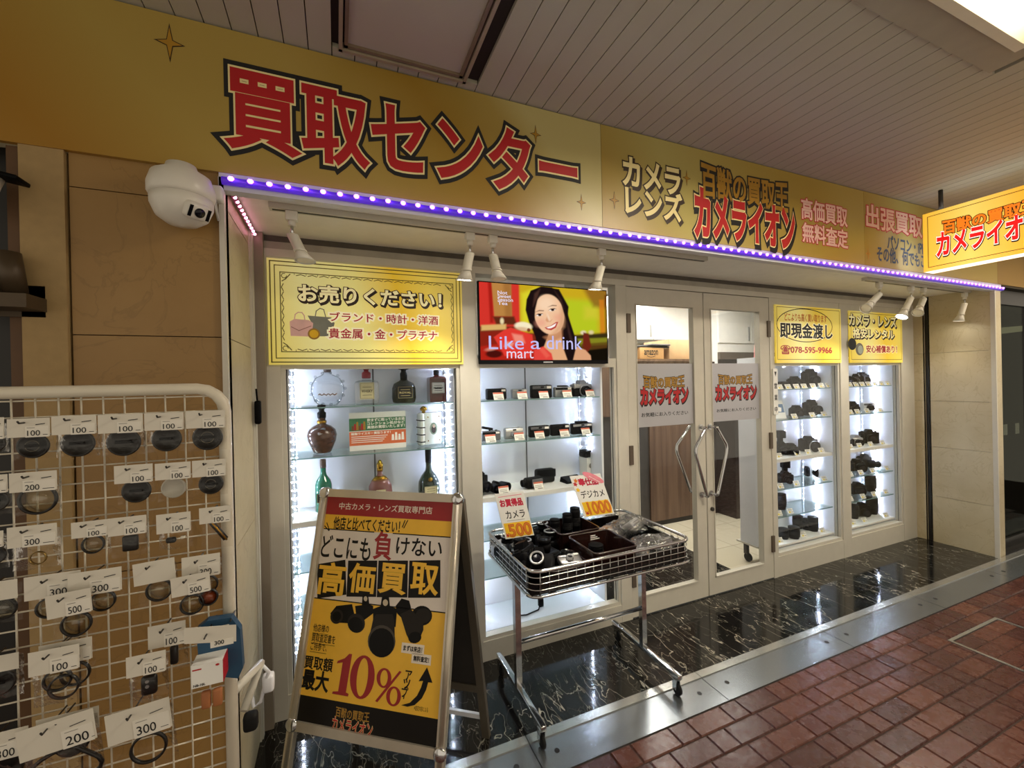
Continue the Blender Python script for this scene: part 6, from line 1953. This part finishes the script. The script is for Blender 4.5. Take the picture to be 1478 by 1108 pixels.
# ---- accessories
mat('header_card', 'd9d3c6', .6, 0, .03)
mat('price_sticker', 'e6e1d6', .6, 0, .02)
mat('ring_black', '0d0c0c', .35, 0, .2)
mat('gold_ring', '8d7440', .25, .7, .1)
mat('amber_filter', '8c3d18', .15, 0, .2, coat=.5)
mat('bag_blue', '1d4766', .5, 0, .1)
mat('cork_box', 'a5673c', .6, 0, .15)
RK = t
YP = YR - .035
PP = PY(YP)
def bagged(label, x0, y0, x1, y1, price, content, bh=1.25, dy=0.0, tiltz=0.0, cat='accessory', sw=.58, name='bagged_accessory'):
    """header card spans the pixels x0..x1, y0..y1; bh = bag height in header widths"""
    pl = PY(YP - dy)
    a, b = pl.uv((x0, (y0 + y1) / 2)), pl.uv((x1, (y0 + y1) / 2))
    zt_, zb_ = pl.uv(((x0 + x1) / 2, y0))[1], pl.uv(((x0 + x1) / 2, y1))[1]
    w, hh = b[0] - a[0], zt_ - zb_
    yy = YP - dy
    xc = (a[0] + b[0]) / 2
    t = thing(name, label, cat, (xc, yy, zt_), 0, 'bagged accessories on the mesh rack')
    L_ = Plane((xc, yy, zt_), (math.cos(tiltz), 0, math.sin(tiltz)), (-math.sin(tiltz), -.0, math.cos(tiltz)))
    bl = w * bh * 1.08
    # bag
    N, vs, fs = 8, [], []
    rnd = random.Random(label)
    for sgn in (-1, 1):
        for i in range(N + 1):
            for j in range(N + 1):
                u, v = i / N * 2 - 1, j / N
                e = max(0, (1 - u * u) * math.sin(PI * min(1, v * .9 + .08))) ** .6
                off = sgn * .012 * e + rnd.uniform(-.0025, .0025)
                vs.append(L_.at(u * w * .5, -hh * .3 - v * (bl), -off))
    M_ = (N + 1) ** 2
    for b0 in (0, M_):
        for i in range(N):
            for j in range(N):
                k = b0 + i * (N + 1) + j
                fs.append((k, k + 1, k + N + 2, k + N + 1))
    MB().add(vs, fs, 0, True).build('bag', 'clear_bag', t, 'clear plastic bag')
    h_ = MB().prism([(-w / 2, -hh * .98), (w / 2, -hh * .98), (w / 2, 0), (-w / 2, 0)], L_, .0132, .0140).build('header', 'header_card', t, 'white header card')
    if price:
        sx0 = w * (.5 - sw)
        MB().prism([(sx0, -hh), (w * .47, -hh), (w * .47, -hh * .42), (sx0, -hh * .42)], L_, .0142, .0147).build('price_sticker', 'price_sticker', t, 'white price sticker')
        mb = MB().text(price, L_, (sx0 + w * .05, -hh * .92, sx0 + w * .05 + w * .10 * len(price), -hh * .64), [(0, .006, .0150)])
        mb.line(L_, [(sx0 + w * .08 + w * .115 * len(price), -hh * .88), (w * .44, -hh * .88)], .0012, 0, .0150)
        mb.line(L_, [(w * .18, -hh * .34), (w * .38, -hh * .30)], .0016, 0, .0150)
        mb.line(L_, [(sx0 + w * .05, -hh * .50), (sx0 + w * .22, -hh * .50)], .0012, 1, .0150)
        mb.build('lettering', ['ink', 'ink_grey'], t)
    MB().tube([(xc - w * .1, YR, zt_ - hh * .22), (xc - w * .1, yy - .030, zt_ - hh * .22), (xc - w * .1, yy - .034, zt_ - hh * .12)], .0018, 6).build('hook', 'steel_dark', RK)
    cz = -hh - (bl - hh) * .36 - w * .10
    def disc(u, v, r, m, mat2=None, thick=.006, inner=None):
        o = L_.at(u, v, .001)
        mb = MB()
        if inner:
            mb.lathe([(r, -thick / 2), (r, thick / 2), (r * inner, thick / 2), (r * inner, -thick / 2), (r, -thick / 2)], o, L_.n, 26)
        else:
            mb.lathe([(r * .97, -thick / 2), (r, 0), (r * .97, thick / 2), (r * .86, thick / 2), (r * .84, thick * .3), (0, thick * .3)], o, L_.n, 26)
        mb.build('ring' if inner else 'lens_cap', m, t)
        if mat2: MB().lathe([(r * (inner or .8), 0), (0, .0006)], o, L_.n, 24).build('filter_disc', mat2, t)
    kind = content[0]
    if kind == 'cap':
        disc(content[1] * w, cz, w * content[2], 'ring_black')
        MB().lathe([(w * content[2] * .45, .0034), (w * content[2] * .45, .0042), (w * content[2] * .40, .0042), (w * content[2] * .45, .0034)], L_.at(content[1] * w, cz, .001), L_.n, 18).build('emboss', mat('cap_print', '6a6558', .5), t) if len(content) > 3 else None
        MB().rbox(L_.at(content[1] * w, cz + w * content[2] * .02, .0055), (w * content[2] * .9, .0012, w * content[2] * .22), .0005).build('grip_plate', 'black_plastic', t)
    elif kind == 'clearcap':
        disc(content[1] * w, cz, w * content[2], mat('frosted_plastic', 'b9b5aa', .35, 0, .05))
    elif kind == 'ring':
        for (u, v, r, f_) in content[1]: disc(u * w, cz + v * w, r * w, 'ring_black' if f_ != 'g' else 'gold_ring', {'n': 'filter_clear', 'o': 'amber_filter', 'g': None, 'e': None}[f_], .006, .86)
    elif kind == 'box':
        for (u, v, ww, h2_, m) in content[1]:
            MB().rbox(L_.at(u * w, cz + v * w, .0), (ww * w, .012, h2_ * w), .004, 0, L_.ex.to_track_quat('X', 'Z').to_matrix() if False else None).build('gadget', m, t)
    elif kind == 'remote':
        MB().rbox(L_.at(0, cz - w * .05, 0), (w * .42, .014, w * .62), .008, seg=3).build('remote_control', 'ring_black', t)
        mb = MB()
        for v in (.12, -.04): mb.lathe([(w * .05, 0), (w * .05, .002)], L_.at(-w * .02, cz + v * w, .007), L_.n, 14)
        mb.build('button', 'silver', t)
    elif kind == 'strap':
        mb = MB()
        pts = [L_.at(w * (.42 * math.cos(2 * PI * i / 20) * (1 - .25 * math.sin(2 * PI * i / 10))), cz - w * .12 + w * .34 * math.sin(2 * PI * i / 20), .002 * math.sin(i)) for i in range(20)]
        mb.tube(pts, w * .035, 8, 0, True)
        mb.build('strap', 'ring_black', t)
    elif kind == 'stick':
        p0, p1 = L_.at(-w * .30, -hh * .7, .0), L_.at(w * .28, -hh - (bl - hh) * .85, .0)
        MB().tube([p0, p1], w * .10, 8).build('clamp', 'ring_black', t)
        MB().tube([p0 + V((.004, -.009, 0)), p1 + V((.004, -.009, 0))], w * .035, 6).build('brass_edge', 'gold_metal', t)
    return t
pr_ = 'on the mesh rack'
R1 = 'on rack top row'
bagged('bagged lens cap cut off by the left edge ' + R1, -30, 602, 13, 633, '100', ('cap', 0, .40))
bagged('bagged worn lens cap with shiny lower rim, leftmost whole bag ' + R1, 17, 603, 78, 630, '100', ('cap', .0, .40, 1), 1.05)
bagged('bagged plain black lens cap, second whole bag ' + R1, 80, 599, 144, 626, '100', ('cap', 0, .40), .98)
bagged('bagged black lens cap showing a triangle glint, third whole bag ' + R1, 146, 597, 210, 624, '100', ('cap', 0, .40), .95)
bagged('bagged black lens cap, fourth whole bag ' + R1, 212, 595, 268, 620, '100', ('cap', 0, .40), 1.0)
bagged('bagged lens cap next to the right rack pole ' + R1, 271, 592, 327, 617, '100', ('cap', 0, .40, 1), 1.0)
R2 = 'on rack second row'
bagged('bag cut off by the left edge ' + R2, -35, 684, 18, 710, '300', ('cap', .05, .38))
bagged('wide bag priced two hundred with a large reflective filter ' + R2, 20, 679, 88, 707, '200', ('ring', ((0, .02, .43, 'n'),)), 1.0, sw=.72)
bagged('bagged black lens cap below the wire hook gap ' + R2, 169, 669, 224, 695, '100', ('cap', 0, .40), 1.05)
bagged('bagged round clear cap ' + R2, 227, 666, 278, 690, '100', ('clearcap', -.05, .36), 1.1)
bagged('bagged black cap with a pale glint beside the rack pole ' + R2, 280, 662, 328, 686, '100', ('cap', 0, .38, 1), 1.05)
R3 = 'on rack third row'
bagged('bag cut off by the left edge ' + R3, -40, 765, 12, 788, '500', ('cap', .1, .36))
bagged('wide crinkled bag priced three hundred with a small ring ' + R3, 17, 755, 88, 785, '300', ('ring', ((.02, -.10, .18, 'g'),)), 1.0, sw=.7)
bagged('bagged small filter with bright rim ' + R3, 108, 749, 160, 772, '100', ('ring', ((.0, .0, .33, 'n'),)), 1.12)
bagged('bagged flat black adapter ' + R3, 160, 743, 215, 769, '100', ('box', ((.0, -.02, .42, .52, 'ring_black'), (.02, .06, .14, .12, 'price_sticker'))), 1.1)
bagged('bag with a tiny black plug and cable ' + R3, 229, 738, 278, 766, '100', ('box', ((-.15, -.05, .30, .20, 'ring_black'), (.2, .0, .16, .10, 'price_sticker'))), 1.05)
bagged('bag with a slanted brass edged clamp beside the rack pole ' + R3, 290, 729, 335, 752, '100', ('stick',), 1.35)
R4 = 'on rack fourth row'
bagged('pale bag cut off by the left edge ' + R4, -40, 836, 32, 864, None, ('ring', ((.1, 0, .3, 'n'),)), 1.0)
bagged('rear left bag in cluster of three ' + R4, 41, 824, 122, 858, '300', ('ring', ((-.15, -.02, .24, 'n'),)), .92, sw=.6)
bagged('rear right bag with pale disc in cluster of three ' + R4, 103, 819, 180, 853, '300', ('ring', ((.08, .02, .25, 'n'),)), .95, .010, sw=.6)
bagged('front bag priced five hundred in cluster of three ' + R4, 71, 850, 136, 884, '500', ('ring', ((.03, -.05, .36, 'n'),)), 1.15, .032, .06)
bagged('bag with one clear filter ring right of the cluster ' + R4, 195, 806, 255, 838, None, ('ring', ((.02, .02, .33, 'n'),)), 1.15, .0, .05)
bagged('rear bag beside the rack pole ' + R4, 265, 798, 320, 829, '300', ('ring', ((.1, -.05, .3, 'n'),)), 1.1)
bagged('front bag priced five hundred with an orange filter ' + R4, 249, 826, 305, 854, '500', ('ring', ((-.06, -.05, .32, 'n'), (.38, .06, .26, 'o'))), 1.15, .030, .05)
R5 = 'on rack fifth row'
bagged('black item in a bag cut off by the left edge ' + R5, -40, 942, 34, 966, None, ('cap', .0, .36), 1.05)
bagged('rear bag half hidden by the two ring bag ' + R5, 62, 920, 138, 952, '100', ('ring', ((.1, -.1, .3, 'e'),)), .95)
bagged('bag priced one hundred with two black rings ' + R5, 47, 930, 120, 965, '100', ('ring', ((-.02, .08, .30, 'n'), (.10, -.14, .32, 'e'))), 1.25, .022)
bagged('bag with a black key shaped gadget ' + R5, 217, 895, 271, 928, '100', ('box', ((.12, -.05, .22, .62, 'ring_black'),)), 1.35)
bagged('bag with a black two button remote control ' + R5, 186, 938, 243, 968, '100', ('remote',), 1.35, .030)
R6 = 'on rack bottom row'
bagged('wide bag with a black looped strap ' + R6, 28, 1032, 140, 1078, '200', ('strap',), .95, .020, .10, sw=.45)
bagged('rear card partly hidden by the looped strap bag ' + R6, 58, 1022, 148, 1054, None, ('cap', .0, .3), .8)
bagged('bag with a dark filter pouch priced three hundred ' + R6, 155, 1013, 248, 1058, '300', ('ring', ((.05, -.02, .30, 'e'),)), 1.1, .024, .08, sw=.6)
bagged('low bag cut off by the left edge ' + R6, -40, 1050, 48, 1090, '300', ('cap', .0, .36), 1.0)
# boxed battery bag and the blue case behind it
pl = PY(YP)
t = thing('blue_case', 'blue zipped accessory case hung behind the white battery box', 'case', pl.hit((322, 890)), 0)
q = [pl.uv(p) for p in ((285, 905), (300, 893), (335, 888), (348, 905), (352, 960), (345, 975), (290, 970))]
MB().prism(q, pl, -.012, .010).build('shell', 'bag_blue', t)
MB().prism([pl.uv(p) for p in ((300, 903), (332, 897), (335, 915), (300, 920))], pl, .0105, .0112).build('window', 'price_sticker', t)
MB().tube([(q[2][0], YR, q[2][1] - .004), (q[2][0], YP - .02, q[2][1] - .004)], .0018, 6).build('hook', 'steel_dark', RK)
pl = PY(YP - .05)
t = thing('battery_box', 'white battery box with red side hung at the right of the rack', 'box', pl.hit((303, 905)), 0)
q = [pl.uv(p) for p in ((266, 906), (341, 901), (341, 925), (266, 929))]
MB().prism([q[3], q[2], q[1], q[0]], pl, 0, .0008).build('header', 'header_card', t, 'white header card')
q2 = rect_px(pl, (304, 935), (337, 919))
mb = MB().prism([(q2[0], q2[1]), (q2[2], q2[1]), (q2[2], q2[3]), (q2[0], q2[3])], pl, .001, .0015)
mb.build('price_sticker', 'price_sticker', t)
MB().text('300', pl, (q2[0] + .008, q2[1] + .005, q2[0] + .026, q2[1] + .014), [(0, .02, .0018)]).build('lettering', 'ink', t)
a, b = pl.uv((277, 993)), pl.uv((322, 950))
bxx = MB().box(a[0], pl.o.y - .004, a[1], b[0], pl.o.y + .040, b[1], 0).box(b[0], pl.o.y - .004, a[1], b[0] + .001, pl.o.y + .04, b[1], 1)
bxx.build('carton', ['paper', mat('box_red', 'b01820', .4)], t)
pf = PY(pl.o.y - .0042)
MB().line(pf, [(a[0] + .004, b[1] - .010), (a[0] + .018, b[1] - .010)], .003, 0, .0004).polyuv(pf, [(b[0] - .010 + .004 * math.cos(i * PI / 5), b[1] - .008 + .0025 * math.sin(i * PI / 5)) for i in range(10)], 0, .0004).text('NB-10L', pf, (a[0] + .004, a[1] + .003, a[0] + .026, a[1] + .008), [(1, .03, .0004)]).build('print', ['ink_red', 'ink'], t)
MB().prism([(a[0] - .006, a[1] - .004), (b[0] + .010, a[1] - .004), (b[0] + .010, q[3][1] + .004), (a[0] - .006, q[3][1] + .004)], pl, -.044, -.043).build('bag', 'clear_bag', t)
mb = MB()
c_, d_ = pl.uv((287, 1030)), pl.uv((320, 996))
for k in range(2):
    x0 = c_[0] + (d_[0] - c_[0]) * (.02 + .5 * k)
    mb.rbox((x0 + (d_[0] - c_[0]) * .23, pl.o.y + .014, (c_[1] + d_[1]) / 2), ((d_[0] - c_[0]) * .42, .012, d_[1] - c_[1]), .004)
tt = mb.build('cork_pack', 'cork_box', None, 'pair of brown ribbed packs hung below the white battery box', 'pack')
MB().tube([((a[0] + b[0]) / 2, YR, q[1][1] - .008), ((a[0] + b[0]) / 2, YP - .07, q[1][1] - .008)], .0018, 6).build('hook', 'steel_dark', RK)
# black wall latch on the left return wall
t = thing('wall_latch', 'small black latch on the left return wall beside the bottle window', 'latch', (XL + .01, 2.08, 1.40))
MB().rbox((XL + .022, 2.068, 1.40), (.024, .03, .10), .008, seg=3).tube([(XL + .02, 2.068, 1.45), (XL + .016, 2.074, 1.50)], .004, 6).build('handle', 'black_plastic', t)
if _to.name in COL.objects: COL.objects.unlink(_to)
bpy.data.objects.remove(_to)
